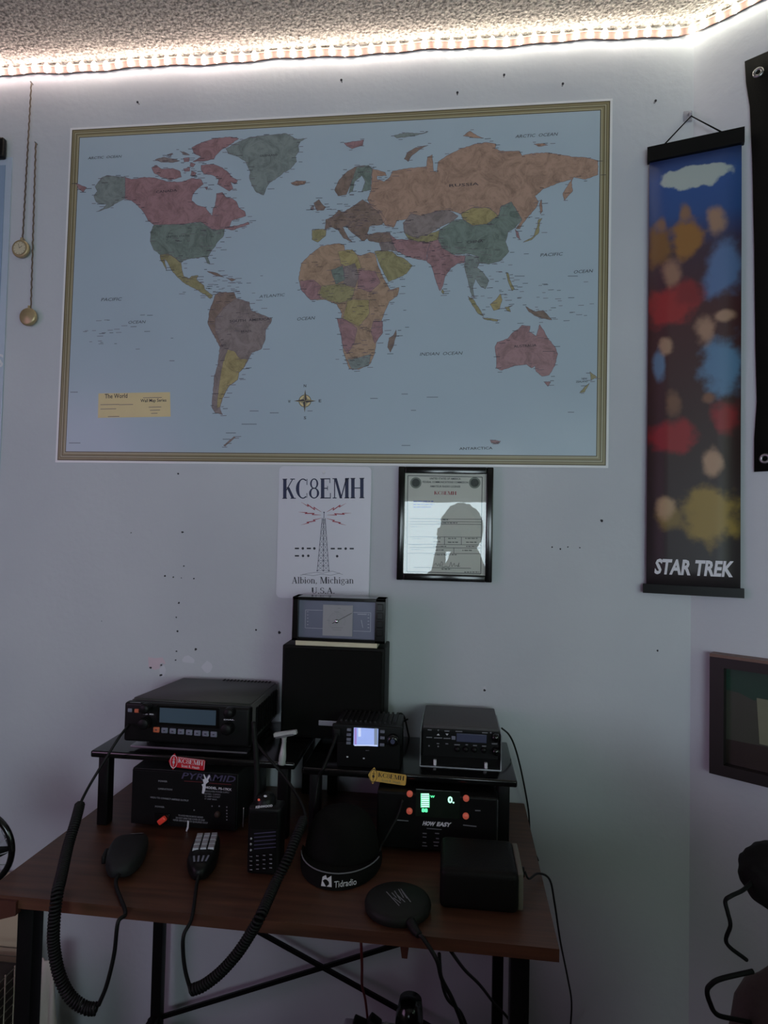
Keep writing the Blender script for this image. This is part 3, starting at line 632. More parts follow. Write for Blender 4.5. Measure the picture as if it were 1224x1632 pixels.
for a, b, c in ((895, 308, 945), (885, 325, 992), (862, 405, 900), (940, 407, 985), (1030, 407, 1095), (862, 425, 898), (938, 427, 992), (1035, 427, 1090), (862, 449, 930), (1035, 449, 1090), (875, 468, 920), (1015, 470, 1065), (862, 493, 985), (745, 345, 775), (750, 408, 800), (748, 440, 800), (745, 465, 800), (905, 569, 955), (1025, 585, 1105)):
    x = a
    while x < c: L = random.uniform(6, 20); linepx(q, cp(x, b), cp(min(c, x+L), b+.4), 1.2, y1, 'faint' if b in (345, 408, 440, 465) else 'darkprint'); x += L+4
linepx(q, cp(760, 560), cp(1060, 565), .7, y1, 'darkprint')
sig = [(868, 548), (876, 538), (884, 552), (892, 540), (898, 556), (904, 530), (912, 540), (906, 556), (920, 558), (928, 554), (945, 558), (955, 532), (960, 556), (972, 538), (976, 556), (984, 548), (990, 556), (998, 535), (994, 556), (1002, 552)]
sp_ = catmull([W(*cp(a, b), y1-.0001) for a, b in sig], 4)
for i in range(len(sp_)-1): q.line(sp_[i], sp_[i+1], .0008, 'darkprint')
q.build('licence_sheet', ct)
MB().box((x0+b_-.0005, -.0125, z0+b_-.0005), (x1-b_+.0005, -.0120, z1-b_+.0005), 'clear').build('glass_pane', ct)

# ================================================================== NARROW HANGING BANNER (generic artwork)
def banner_mat(w, h):
    m, nt, b = newmat('banner_artwork'); n = nt.nodes; l = nt.links
    tc = n.new('ShaderNodeTexCoord'); sp = n.new('ShaderNodeSeparateXYZ'); l.new(tc.outputs['UV'], sp.inputs[0])
    gr = n.new('ShaderNodeValToRGB'); l.new(sp.outputs['Y'], gr.inputs[0]); e = gr.color_ramp.elements
    e[0].position = 0; e[0].color = lin((44, 40, 42))+(1,); e[1].position = 1; e[1].color = lin((44, 42, 62))+(1,)
    for p, c in ((.3, (50, 34, 34)), (.62, (66, 32, 36)), (.76, (58, 40, 56)), (.84, (40, 72, 128)), (.93, (44, 78, 140))): x = e.new(p); x.color = lin(c)+(1,)
    nz = n.new('ShaderNodeTexNoise'); nz.inputs['Scale'].default_value = 4; nz.inputs['Detail'].default_value = 4
    mpp = n.new('ShaderNodeMapping'); mpp.inputs['Scale'].default_value = (1, 5, 1); l.new(tc.outputs['UV'], mpp.inputs[0]); l.new(mpp.outputs[0], nz.inputs['Vector'])
    cur = gr.outputs[0]
    # soft oval fields of colour: (u, v, ru, rv, colour, edge)
    blobs = [(.12, .775, .20, .06, (118, 84, 46), .5), (.44, .785, .24, .055, (138, 96, 48), .5), (.80, .70, .30, .085, (84, 108, 150), .6),
             (.24, .635, .38, .06, (142, 38, 40), .5), (.45, .66, .2, .04, (120, 34, 38), .6), (.80, .49, .30, .085, (88, 122, 156), .55), (.12, .50, .10, .05, (92, 120, 150), .6),
             (.26, .335, .38, .045, (136, 32, 38), .5), (.84, .375, .22, .045, (132, 34, 40), .55), (.68, .165, .42, .085, (142, 118, 56), .5), (.28, .155, .26, .04, (120, 100, 54), .6),
             (.50, .925, .44, .030, (164, 174, 172), .2), (.14, .825, .09, .028, (126, 96, 80), .7), (.40, .845, .09, .028, (130, 98, 78), .7), (.74, .815, .15, .045, (150, 118, 98), .7),
             (.24, .71, .15, .045, (144, 108, 90), .7), (.82, .60, .16, .018, (160, 126, 106), .7), (.62, .575, .15, .045, (156, 122, 102), .7), (.20, .545, .11, .030, (158, 126, 104), .7),
             (.28, .415, .12, .04, (112, 80, 62), .7), (.66, .42, .10, .015, (120, 84, 66), .7), (.70, .275, .15, .050, (168, 136, 112), .7), (.22, .175, .16, .035, (168, 140, 108), .7)]
    for u, v, ru, rv, c, ed in blobs:
        s1 = n.new('ShaderNodeVectorMath'); s1.operation = 'SUBTRACT'; l.new(tc.outputs['UV'], s1.inputs[0]); s1.inputs[1].default_value = (u, v, 0)
        s2 = n.new('ShaderNodeVectorMath'); s2.operation = 'DIVIDE'; l.new(s1.outputs[0], s2.inputs[0]); s2.inputs[1].default_value = (ru, rv, 1)
        s3 = n.new('ShaderNodeVectorMath'); s3.operation = 'LENGTH'; l.new(s2.outputs[0], s3.inputs[0])
        ad = n.new('ShaderNodeMath'); ad.operation = 'ADD'; l.new(s3.outputs['Value'], ad.inputs[0])
        ns = n.new('ShaderNodeMath'); ns.operation = 'MULTIPLY_ADD'; l.new(nz.outputs['Fac'], ns.inputs[0]); ns.inputs[1].default_value = 1.3; ns.inputs[2].default_value = -.62; l.new(ns.outputs[0], ad.inputs[1])
        mr = n.new('ShaderNodeMapRange'); mr.inputs['From Min'].default_value = 1.0; mr.inputs['From Max'].default_value = 1-ed; mr.interpolation_type = 'SMOOTHSTEP'; l.new(ad.outputs[0], mr.inputs['Value'])
        mx = n.new('ShaderNodeMix'); mx.data_type = 'RGBA'; l.new(mr.outputs['Result'], mx.inputs[0]); l.new(cur, mx.inputs[6]); mx.inputs[7].default_value = lin(c)+(1,); cur = mx.outputs[2]
    l.new(cur, b.inputs['Base Color']); b.inputs['Roughness'].default_value = .5
    return m
bl_t = W(1030, 238, -.012); bl_b = W(1031, 940, -.012)
br_t = RW(1181, 210, .012); br_b = RW(1186, 950, .012)
bx0 = (bl_t+bl_b)/2; bx1 = (br_t+br_b)/2
e1 = V(bx1.x-bx0.x, bx1.y-bx0.y, 0); wB = e1.length; e1.normalize(); nB = e1.cross(V(0, 0, 1))
zT = bl_t.z; zB_ = bl_b.z; oB = V(bx0.x, bx0.y, 0)
bn = thing('hanging_banner', 'tall narrow printed banner on black rods hanging across the wall corner', 'banner', V(oB.x+e1.x*wB/2, oB.y+e1.y*wB/2, zB_))
def bp_(u, z, off=0): return oB+e1*(u*wB)+V(0, 0, z)+nB*off
me = bpy.data.meshes.new('banner_cloth'); NZ = 24; hB = zT-zB_; vs = []; fs = []; uvs = []
for j in range(NZ+1):
    for i in range(5):
        u = i/4; v = j/NZ; vs.append(bp_(.015+u*.97, zB_+.01+(hB-.02)*v, .001+.0012*math.sin(v*9+u*2))); uvs.append((u, v))
for j in range(NZ):
    for i in range(4): fs.append([j*5+i, j*5+i+1, j*5+i+6, j*5+i+5])
me.from_pydata([v-Vector(bn.location) for v in vs], [], fs); uvl = me.uv_layers.new(name='UVMap')
for lp in me.loops: uvl.data[lp.index].uv = uvs[lp.vertex_index]
me.polygons.foreach_set('use_smooth', [True]*len(fs)); me.materials.append(banner_mat(wB, hB))
bo = bpy.data.objects.new('printed_cloth', me); COL.objects.link(bo); bo.parent = bn
md = bo.modifiers.new('thickness', 'SOLIDIFY'); md.thickness = .0008
q = MB()
d0 = (bp_(0, zB_)-CAM).dot(fw)
q1 = bp_(.10, zB_+.036, .0038); q2 = bp_(.91, zB_+.036, .0038)
text(q, 'STAR TREK', q1, q2, .031, 'white', slant=.12, bold=.035, nrm=nB)
q.build('lettering', bn)
def rod(z0, z1, name, ext=0.0):
    q = MB(); c = [bp_(-.01-ext, z0, -.004), bp_(1.01+ext, z0, -.004), bp_(1.01+ext, z0, .009), bp_(-.01-ext, z0, .009)]; q.prism(c, (0, 0, z1-z0), 'black'); q.build(name, bn)
rod(zT-.032, zT, 'rod'); rod(zB_-.006, zB_+.013, 'rod', .01)
hk = pz+V(0, -.02, -.012)
q = MB(); q.tube([bp_(.16, zT-.002, .004), hk, bp_(.80, zT-.002, .004)], .0016, 'matte', 8, False); q.build('cord', bn)

# ================================================================== BLACK FLAG ON THE ANGLED WALL
fg = thing('wall_flag', 'black fabric flag with metal grommets cut off by the right edge', 'flag', RW(1202, 752, .004))
q = MB(); left = [(1187, 98), (1189, 132), (1195, 170), (1199, 260), (1202, 400), (1204, 560), (1206, 640), (1202, 700), (1202, 752)]
pa = [RW(a, b, .004) for a, b in left]; zt = pa[0].z; far = .30
vs = []; fs = []
for j, p in enumerate(pa):
    for i in range(9): vs.append(p+DR*(far*i/8)+V(0, 0, (1-i/8)*0)+NR*(.003*math.sin(i*1.3+j)*(i/8)))
for j in range(len(pa)-1):
    for i in range(8): fs.append([j*9+i, j*9+i+1, j*9+i+10, j*9+i+9])
q.add(vs, fs, 'blackcloth', True); fo = q.build('flag_cloth', fg); md = fo.modifiers.new('thickness', 'SOLIDIFY'); md.thickness = .0012; md.offset = 0
for px, py in ((1208, 115), (1219, 731)):
    c0 = RW(px, py, .0085); q = MB(); q.lathe(c0-NR*.001, NR, [(.0045, 0), (.0055, .002), (.0095, .002), (.0105, 0)], 'steel', 20); q.build('grommet', fg)

# ================================================================== FRAMED PICTURE ON THE ANGLED WALL
ptl = RW(1131, 1046, .03); pbl = RW(1130, 1232, .03)
pf = thing('framed_picture', 'deep dark wooden framed picture with a dim green scene at right edge', 'framed picture', V(ptl.x, ptl.y, pbl.z))
def rp(s_, z, off): return V(ptl.x, ptl.y, 0)-NR*.03+DR*s_+V(0, 0, z)+NR*off
PW = .36
def rbox(q, s0, s1, z0, z1, o0, o1, m): q.prism([rp(s0, z0, o0), rp(s1, z0, o0), rp(s1, z0, o1), rp(s0, z0, o1)], (0, 0, z1-z0), m)
q = MB(); zt_, zb_ = ptl.z, pbl.z
M['framewood'] = mat('dark_frame_wood', (24, 20, 18), .45, noise=.2)
M['frametop'] = mat('brown_frame_top', (110, 84, 74), .5, noise=.2)
rbox(q, 0, .026, zb_, zt_, 0, .03, 'framewood'); rbox(q, PW-.026, PW, zb_, zt_, 0, .03, 'framewood'); rbox(q, .026, PW-.026, zb_, zb_+.022, 0, .03, 'framewood'); rbox(q, .026, PW-.026, zt_-.02, zt_, 0, .03, 'framewood')
rbox(q, 0, PW, zt_, zt_+.006, 0, .03, 'frametop'); q.build('frame', pf)
q = MB(); M['pic'] = mat('dark_picture', (58, 60, 52), .35, noise=.2, scale=8); M['piclo'] = mat('dark_brown_picture', (38, 30, 26), .4, noise=.4, scale=12); M['pic3'] = mat('pale_olive', (110, 112, 92), .4, noise=.1)
rbox(q, .02, PW-.02, zb_+.02, zt_-.018, .004, .010, 'pic')
H = zt_-zb_
q.poly([rp(.026, zt_-.02, .0105), rp(PW-.026, zt_-.02, .0105), rp(PW-.026, zt_-.06, .0105), rp(.11, zt_-.07, .0105), rp(.075, zt_-.078, .0105), rp(.05, zt_-.068, .0105), rp(.026, zt_-.066, .0105)], 'greenblob')
q.poly([rp(.026, zb_+.02, .0105), rp(PW-.026, zb_+.02, .0105), rp(PW-.026, zb_+.075, .0105), rp(.026, zb_+.07, .0105)], 'piclo')
q.poly([rp(.085, zb_+.074, .0108), rp(.2, zb_+.075, .0108), rp(.2, zt_-.075, .0108), rp(.08, zt_-.072, .0108)], 'pic3')
q.build('picture', pf)

# ================================================================== TWO POCKET WATCHES ON CHAINS
def watch(name, top, ch, bot, lab, open_):
    a = W(top[0], top[1], -.006); b = W(ch[0], ch[1], -.006); c = W(bot[0], bot[1], -.008)
    t = thing(name, lab, 'pocket watch', c, 'pocket watches hanging at the upper left')
    q = MB(); P_ = [a+(b-a)*(i/60) for i in range(61)]
    q.tube([p+V(.0008*math.sin(i*2.2), .0008*math.cos(i*2.2), 0) for i, p in enumerate(P_)], .0016, 'cord', 6, False); q.build('chain', t)
    q = MB(); q.tube([b+V(0, 0, .002), b+V(.0045, 0, -.003), b+V(.004, 0, -.010), b+V(-.004, 0, -.010), b+V(-.0045, 0, -.003), b+V(0, 0, .002)], .0012, 'brass', 6); q.build('ring', t)
    q = MB(); R_ = .0215
    q.lathe(c, (0, -1, 0), [(.0001, -.002), (R_*.9, -.001), (R_, .002), (R_, .006), (R_*.92, .0085), (R_*.80, .0085 if open_ else .0100), (.0001, .0065 if open_ else .0115)], 'brass', 36)
    q.cyl(c+V(0, -.003, R_), c+V(0, -.003, R_+.006), .0028, 'brass', n=12); q.build('case', t)
    if open_:
        q = MB(); q.disc(c+V(0, -.0092, 0), R_*.72, R_*.72, 'cream', 28)
        for k in range(12): q.line(c+V(math.sin(k*PI/6)*.0125, -.0094, math.cos(k*PI/6)*.0125), c+V(math.sin(k*PI/6)*.0148, -.0094, math.cos(k*PI/6)*.0148), .0008, 'darkprint')
        q.line(c+V(0, -.0095, 0), c+V(.007, -.0095, .005), .001, 'darkprint'); q.line(c+V(0, -.0095, 0), c+V(-.003, -.0095, .011), .0007, 'darkprint'); q.build('dial', t)
    q = MB(); q.cyl(a+V(0, .006, 0), a+V(0, -.004, .001), .0014, 'steel', n=8); q.build('pin', t)
watch('pocket_watch', (50, 132), (36, 380), (35, 398), 'brass pocket watch with a visible dial on the longer, higher-hung chain', True)
watch('pocket_watch', (57, 228), (49, 494), (47, 506), 'closed plain brass pocket watch, the lower of the two hanging at left', False)

# ================================================================== POSTER AT THE LEFT EDGE
a = W(19, 250, -.004); b = W(8, 945, -.004)
lp = thing('blue_poster', 'blue grey plastic sheet with a pale edge strip cut off by the left edge', 'poster', V(a.x-.15, 0, b.z))
q = MB(); q.prism([V(a.x-.32, -.003, b.z), V(a.x, -.003, b.z), V(a.x, -.003, a.z), V(a.x-.32, -.003, a.z)], (0, .002, 0), 'bluesheet2')
q.prism([V(a.x-.32, -.0045, b.z+.01), V(a.x-.016, -.0045, b.z+.01), V(a.x-.016, -.0045, a.z-.02), V(a.x-.32, -.0045, a.z-.02)], (0, .001, 0), 'bluesheet')
text(q, 'S', W(-8, 585, -.0049), W(5, 585, -.0049), .032, 'white', bold=.02); q.build('sheet', lp)
q = MB(); q.box((a.x-.33, -.02, a.z-.008), (a.x-.013, -.004, a.z+.042), 'black', .006, 3); q.build('top_clip', lp)

# ================================================================== DESK
Zd = .75
D = lambda px, py, z=Zd: Zp(px, py, z)
YF = -.478
dk = thing('computer_desk', 'narrow reddish brown wooden desk with black metal legs against the wall', 'desk', (-.27, -.24, 0))
q = MB()
out = [V(-.715, -.474, .732), V(.160, -.484, .732), V(.166, -.008, .732), V(-.705, -.004, .732)]
q.prism(out, (0, 0, .018), 'wood'); q.build('tabletop', dk)
q = MB(); q.box((-.66, -.44, .715), (.10, -.425, .732), 'wood_edge', .001); q.build('front_rail', dk)
q = MB(); q.prism([V(-.72, -.480, .745), V(-.655, -.480, .745), V(-.655, -.480, .724), V(-.72, -.480, .704)], (0, .012, 0), 'wood_edge'); q.build('corner_block', dk)
for lx, ly, w in ((-.657, -.440, .027), (.109, -.450, .027), (-.623, -.045, .022), (.112, -.045, .022)):
    MB().box((lx-w/2, ly-w/2, 0), (lx+w/2, ly+w/2, .732), 'black', .002).build('leg', dk)
yb = -.04
for (p_, q_) in (((237, 1627), (797, 1455)), ((237, 1388), (797, 1698))):
    MB().bar(W(*p_, yb), W(*q_, yb), .006, .009, 'black').build('cross_brace', dk)
MB().box((-.62, -.34, .262), (.11, -.185, .276), 'black', .002).build('lower_shelf', dk)
for lx in (-.623, .112):
    MB().box((lx-.009, -.44, .250), (lx+.009, -.05, .262), 'black').build('shelf_rail', dk)
q = MB(); c = W(645, 1512, -.470); q.prism([c+V(-.008, 0, .012), c+V(.007, 0, .012), c+V(.004, 0, -.014), c+V(-.004, 0, -.014)], (0, .01, 0), 'wood_edge'); q.build('peg', dk)

# ================================================================== RISERS
def riser(x0, x1, y0, zt, lab):
    t = thing('monitor_riser', lab, 'riser', ((x0+x1)/2, y0+.11, Zd), 'black risers on the desk')
    q = MB(); q.box((x0, y0, zt-.013), (x1, -.006, zt), 'gloss', .004, 2); q.build('shelf', t)
    for lx in (x0+.014, x1-.034):
        for ly in (y0+.006, -.034): MB().box((lx, ly, Zd), (lx+.021, ly+.022, zt-.013), 'black', .002).build('leg', t)
riser(-.683, -.281, -.243, .893, 'black riser shelf on the left side of the desk under the large radio')
riser(-.273, .128, -.222, .878, 'black riser shelf on the right of the desk carrying the speaker')
ZL, ZR = .893, .878

# ================================================================== POWER SUPPLY (left)
px0, px1, yF = -.602, -.392, -.236
ps = thing('power_supply', 'black metal bench power supply with white print and a red switch, left riser', 'power supply', ((px0+px1)/2, -.14, Zd))
q = MB(); q.box((px0, yF+.004, Zd+.006), (px1, -.04, Zd+.112), 'grain', .003); q.build('case', ps)
for fx in (px0+.02, px1-.02):
    for fy in (yF+.03, -.06): MB().cyl((fx, fy, Zd), (fx, fy, Zd+.0065), .007, 'rubber', n=14).build('foot', ps)
q = MB(); q.box((px0+.002, yF, Zd+.008), (px1-.002, yF+.005, Zd+.110), 'black', .001); y1 = yF-.0003
def e(x, y): return (220+x/6.8, 1190+y/6.8)
textpx(q, 'PYRAMID', e(470, 345), e(1045, 388), 10, y1, 'purpleprint', slant=.35, bold=.01)
linepx(q, e(500, 372), e(700, 385), .8, y1, 'redprint'); linepx(q, e(770, 395), e(1010, 412), 1, y1, 'redprint')
textpx(q, 'MODEL. PS-17KX', e(728, 452), e(1012, 478), 3.6, y1, 'white', bold=.03)
for tx, a0, a1 in (('REGULATED POWER SUPPLY', (722, 488), (990, 506)), ('RATED: 13.8VDC', (722, 518), (895, 530)), ('15 AMP CONST', (722, 545), (890, 556)), ('17 AMP MAX', (722, 572), (855, 582))): textpx(q, tx, e(*a0), e(*a1), 2.4, y1, 'dimprint', bold=.02)
for tx, a0, a1 in (('POWER', (220, 380), (318, 386)), ('OPERATION', (216, 464), (370, 474)), ('HIGH / TO CONNECT AMPERES OUTPUT', (135, 556), (548, 595)), ('POWER', (184, 656), (286, 664))): textpx(q, tx, e(*a0), e(*a1), 2.6, y1, 'dimprint', bold=.03)
for tx, a0, a1 in (('TO AVOID FIRE OR SHOCK HAZARD', (436, 752), (705, 776)), ('DO NOT OPEN THIS COVER OR CASE', (410, 778), (722, 806)), ('REFER SERVICING TO QUALIFIED SHOP', (380, 802), (756, 836))): textpx(q, tx, e(*a0), e(*a1), 2.6, y1, 'dimprint', bold=.03)
for a0 in ((802, 645), (880, 645), (962, 655), (962, 692), (962, 725), (962, 758), (962, 792), (608, 688)): c = W(*e(*a0), y1); q.disc(c, .0014, .0014, 'dimprint', 10)
q.build('front_panel', ps)
c = W(*e(262, 780), yF)
q = MB(); q.box((c.x-.015, yF-.003, c.z-.010), (c.x+.015, yF, c.z+.010), 'gloss', .001, mtx=None); q.build('switch_bezel', ps)
q = MB(); mt = Matrix.Translation(c+V(.003, -.007, 0)) @ Matrix.Rotation(math.radians(-38), 4, 'Y'); q.box((-.0085, -.004, -.005), (.0085, .004, .005), 'redsw', .003, 3, mtx=mt); q.build('rocker', ps)
c = W(*e(865, 730), yF); q = MB(); q.lathe(c, (0, -1, 0), [(.0055, 0), (.0055, .004), (.003, .005), (.0001, .005)], 'brownprint', 20); q.build('fuse_cap', ps)
# worn splash of white paint on the panel
q = MB(); P_ = [(690, 410), (712, 400), (700, 355), (722, 350), (708, 300), (718, 298), (742, 350), (770, 305), (782, 320), (760, 360), (765, 380), (735, 405), (728, 470), (712, 512), (692, 505), (700, 440)]
q.poly([W(*e(a0, b0), y1-.0003) for a0, b0 in P_], 'white'); q.poly([W(*e(a0, b0), y1-.0003) for a0, b0 in ((536, 800), (552, 808), (548, 880), (530, 922), (516, 915), (530, 870))], 'white'); q.build('paint_mark', ps)

# ================================================================== CALLSIGN BADGES
def badge(name, m, mt, lab, cx, cy, rot, y, L=.071, Hh=.0195, loc=None, ink2=None):
    c = W(cx, cy, y); t = thing(name, lab, 'name badge', c)
    R_ = Matrix.Rotation(rot, 3, 'Y')
    def T(x, z, yy=0): return c+R_ @ V(x, yy, z)
    q = MB(); h = Hh/2; pts = [(-L/2, 0), (-L/2+.004, .008), (-L/2+.010, .0155), (-L/2+.014, h), (L/2-.002, h), (L/2, h-.002), (L/2, -h+.002), (L/2-.002, -h), (-L/2+.014, -h), (-L/2+.010, -.0155), (-L/2+.004, -.008)]
    q.prism([T(a, b, -.0016) for a, b in pts], (0, .0014, 0), m)
    for r, yy, m2 in ((1, -.0017, mt), (.88, -.0018, m)): q.add([T(-L/2+.010+.0072*r*math.cos(k*PI/12), .0125*r*math.sin(k*PI/12), yy) for k in range(24)], [list(range(24))], m2)
    q.line(T(-L/2+.010, -.009, -.0019), T(-L/2+.010, .009, -.0019), .001, mt); q.line(T(-L/2+.007, .004, -.0019), T(-L/2+.013, .004, -.0019), .0008, mt); q.disc(T(-L/2+.010, -.001, -.0019), .0022, .003, mt, 12)
    if mt == 'white':
        for (a0, b0), (a1, b1) in (((-L/2+.018, h-.0008), (L/2-.002, h-.0008)), ((L/2-.0008, h-.002), (L/2-.0008, -h+.002))): q.line(T(a0, b0, -.0018), T(a1, b1, -.0018), .0007, mt)
    serif(q, 'KC8EMH', T(-L/2+.0185, -.0006, -.002), T(L/2-.0035, -.0006, -.002), .0082, mt, nrm=(0, -1, 0))
    text(q, 'Scott R. Heath', T(-L/2+.026, -.0078, -.002), T(L/2-.010, -.0078, -.002), .0048, mt if mt == 'white' else 'bgold', bold=.01)
    q.build('plate', t); return t
badge('callsign_badge', 'red', 'white', 'red badge reading KC8EMH stuck to the left riser edge', 298, 1216, math.radians(3.4), -.2445)
badge('callsign_badge', 'yellow', 'brownprint', 'yellow badge reading KC8EMH on the front edge of the right riser', 617, 1239, math.radians(4.6), -.2235)

# ================================================================== LARGE TRANSCEIVER
rf = -.205; bx_, ex_ = -.628, -.378; rz0, rz1 = ZL+.016, ZL+.094
tr = thing('transceiver', 'large black desktop radio with a wide blank display on the left riser', 'radio', (-.5, -.11, ZL))
q = MB()
prof = [(bx_+.004, rf), (ex_, rf), (ex_, -.022), (bx_+.030, -.022)]
b = bmesh.new(); vsb = [b.verts.new(V(x, y, z)) for z in (rz0, rz1) for x, y in prof]
for f_ in ([0, 1, 2, 3], [7, 6, 5, 4], [0, 4, 5, 1], [1, 5, 6, 2], [2, 6, 7, 3], [3, 7, 4, 0]): b.faces.new([vsb[k] for k in f_])
bmesh.ops.bevel(b, geom=b.edges[:], offset=.004, segments=3, affect='EDGES'); q.bm(b, 'gunmetal', True)
for i in range(14): q.box((-.50+i*.008, -.036, rz1-.001), (-.496+i*.008, -.024, rz1+.001), 'matte')
q.build('case', tr)
q = MB(); q.box((bx_, rf-.018, rz0-.001), (ex_+.002, rf+.003, rz1-.004), 'black', .006, 3)
def e(x, y): return (190+x/4.708, 1070+y/4.708)
y1 = rf-.0183
textpx(q, 'VOL  SQL', e(175, 323), e(262, 326), 1.8, y1, 'white', bold=.03); textpx(q, 'DIAL', e(785, 366), e(865, 368), 1.8, y1, 'white', bold=.03)
linepx(q, e(80, 232), e(160, 236), .8, y1, 'dimprint')
q.build('front_bezel', tr)
p0 = W(*e(308, 258), y1); p1 = W(*e(726, 412), y1)
MB().box((p0.x-.006, rf-.0195, p1.z-.004), (p1.x+.006, rf-.018, p0.z+.002), 'gloss', .001).build('display_surround', tr)
MB().box((p0.x, rf-.0203, p1.z+.002), (p1.x, rf-.0194, p0.z-.003), 'lcd', .0005).build('display', tr)
c = [(282, 436, 'orange')]+[(343+i*61.5, 441+i*5, 'greykey') for i in range(7)]
for x, y, m in c:
    p = W(*e(x, y), y1); q = MB(); q.box((p.x-.0066, rf-.0215, p.z-.0052), (p.x+.0066, rf-.018, p.z+.0052), m, .0022, 3)
    q.disc(p+V(0, -.0034, 0), .0024, .0012, 'darkprint', 10); o = q.build('button', tr)
    if m == 'orange': o['label'] = 'orange button'
for x, y, m in ((84, 290, 'greykey'), (134, 294, 'orange')):
    p = W(*e(x, y), y1); q = MB(); q.box((p.x-.0045, rf-.021, p.z-.0036), (p.x+.0045, rf-.018, p.z+.0036), m, .0015); q.build('button', tr)
for x, y, r in ((215, 268, .0105), (205, 380, .012), (838, 300, .0105), (820, 420, .0125)):
    p = W(*e(x, y), y1); q = MB(); q.lathe(p, (0, -1, 0), [(r, 0), (r*.98, .008), (r*.86, .016), (r*.7, .017), (.0001, .0175)], 'black', 28)
    for k in range(20): a_ = k*PI/10; q.bar(p+V(math.cos(a_)*r*.96, -.001, math.sin(a_)*r*.96), p+V(math.cos(a_)*r*.88, -.015, math.sin(a_)*r*.88), .0012, .0012, 'black')
    q.build('knob', tr)
q = MB(); q.box((-.62, rf-.004, ZL), (ex_-.006, rf+.02, ZL+.0025), 'steel'); q.box((-.60, -.18, ZL+.002), (-.585, -.04, rz0+.001), 'black'); q.box((-.40, -.18, ZL+.002), (-.385, -.04, rz0+.001), 'black'); q.build('mounting_bracket', tr)
q = MB()
for i in range(9): q.box((ex_+.0005, -.18+i*.017, rz0+.012), (ex_+.004, -.172+i*.017, rz1-.014), 'matte')
q.build('side_fins', tr)

# ================================================================== SPEAKER AND BAROMETER
sx0, sx1, sy0, sy1, sz1 = -.348, -.131, -.108, -.006, 1.085
sp = thing('speaker_cabinet', 'plain black speaker cabinet standing on the right riser below the barometer', 'speaker', ((sx0+sx1)/2, -.09, ZR))
for fy_ in (sy0+.03, sy1-.02): MB().cyl((sx1-.02, fy_, ZR), (sx1-.02, fy_, ZL+.0015), .009, 'rubber', n=16).build('foot', sp)
MB().box((sx0+.0, sy0+.006, ZL+.0005), (sx1, sy1, sz1), 'vinyl', .004, 3).build('cabinet', sp)
MB().box((sx0+.006, sy0, ZL+.006), (sx1-.006, sy0+.008, sz1-.006), 'blackcloth', .003, 3).build('grille_cloth', sp)
q = MB(); a = W(508, 1151, sy0-.0006); q.box((a.x, sy0-.0022, a.z-.006), (a.x+.05, sy0+.001, a.z+.004), 'silverkey', .001); q.build('label_plate', sp)
by = -.102
bz0, bz1 = sz1+.009, W(540, 953, by).z; bxa, bxb = W(465, 1000, by).x, W(614, 1000, by).x
bm_ = thing('barometer', 'dark boxed desk barometer with a square dial sitting on the speaker', 'barometer', ((bxa+bxb)/2, -.1, sz1))
q = MB(); fdp = .012; w_ = .010
for lo, hi in (((bxa, by, bz0), (bxa+.013, by+.05, bz1)), ((bxb-.022, by, bz0), (bxb, by+.05, bz1)), ((bxa, by, bz0), (bxb, by+.05, bz0+.007)), ((bxa, by, bz1-.007), (bxb, by+.05, bz1)), ((bxa+.003, by+.03, bz0+.003), (bxb-.003, by+.052, bz1-.003))): q.box(lo, hi, 'gloss', .0015)
q.build('case', bm_)
M['bface'] = mat('grey_face', (104, 106, 126), .35, .2, noise=.05); M['dial'] = mat('dial_plate', (150, 148, 154), .5, noise=.04)
fy = by+.010
q = MB(); q.box((bxa+.012, fy, bz0+.006), (bxb-.021, fy+.02, bz1-.006), 'bface'); y1 = fy-.0003
def e(x, y): return (430+x/5.829, 930+y/5.829)
for (x0, y0_, x1_, y2) in ((332, 245, 490, 412), (775, 268, 938, 440)):
    for a, b in (((x0, y0_), (x1_, y0_+4)), ((x0, y2), (x1_, y2+6)), ((x0, y0_), (x0-4, y2)), ((x1_, y0_+4), (x1_-4, y2+6))):
        if not ((x0 == 332 and a[0] == 490) or (x0 == 775 and a[0] == 775 and b[0] == 771)): linepx(q, e(*a), e(*b), .6, y1, 'silverkey')
for k in range(5): linepx(q, e(345, 262+k*30), e(358, 262+k*30), .8, y1, 'silverkey'); linepx(q, e(908, 290+k*30), e(924, 290+k*30), .8, y1, 'silverkey')
linepx(q, e(815, 285), e(900, 287), 1, y1, 'silverkey'); linepx(q, e(850, 340), e(864, 410), .7, y1, 'silverkey'); q.build('face_plate', bm_)
q = MB(); a, b = W(*e(497, 195), fy), W(*e(762, 492), fy); q.box((a.x, fy-.002, b.z), (b.x+.001, fy, a.z), 'dial', .0003)
cx = W(*e(622, 350), fy-.0023)
for r, wd_ in ((.018, .0004), (.0155, .0003)):
    for k in range(-5, 30): a0 = math.radians(-120+k*8); q.line(cx+V(math.sin(a0)*r, 0, math.cos(a0)*r), cx+V(math.sin(a0+.14)*r, 0, math.cos(a0+.14)*r), wd_, 'faint')
for a0, a1, b0 in ((600, 645, 262), (685, 700, 248), (530, 560, 342), (575, 680, 410), (585, 665, 430), (630, 660, 228)): linepx(q, e(a0, b0), e(a1, b0+2), .8, fy-.0023, 'faint')
q.build('dial', bm_)
q = MB(); cn = cx+V(0, -.0015, 0); q.bar(cn, W(*e(762, 275), cn.y), .0008, .0005, 'black', (0, 1, 0)); q.bar(cn, W(*e(580, 372), cn.y), .001, .0005, 'black', (0, 1, 0)); q.bar(cn, W(*e(628, 235), cn.y), .0007, .0005, 'steel', (0, 1, 0)); q.build('needle', bm_)
MB().lathe(cx, (0, -1, 0), [(.0045, 0), (.0042, .003), (.0025, .0045), (.0001, .005)], 'chrome', 20).build('centre_knob', bm_)
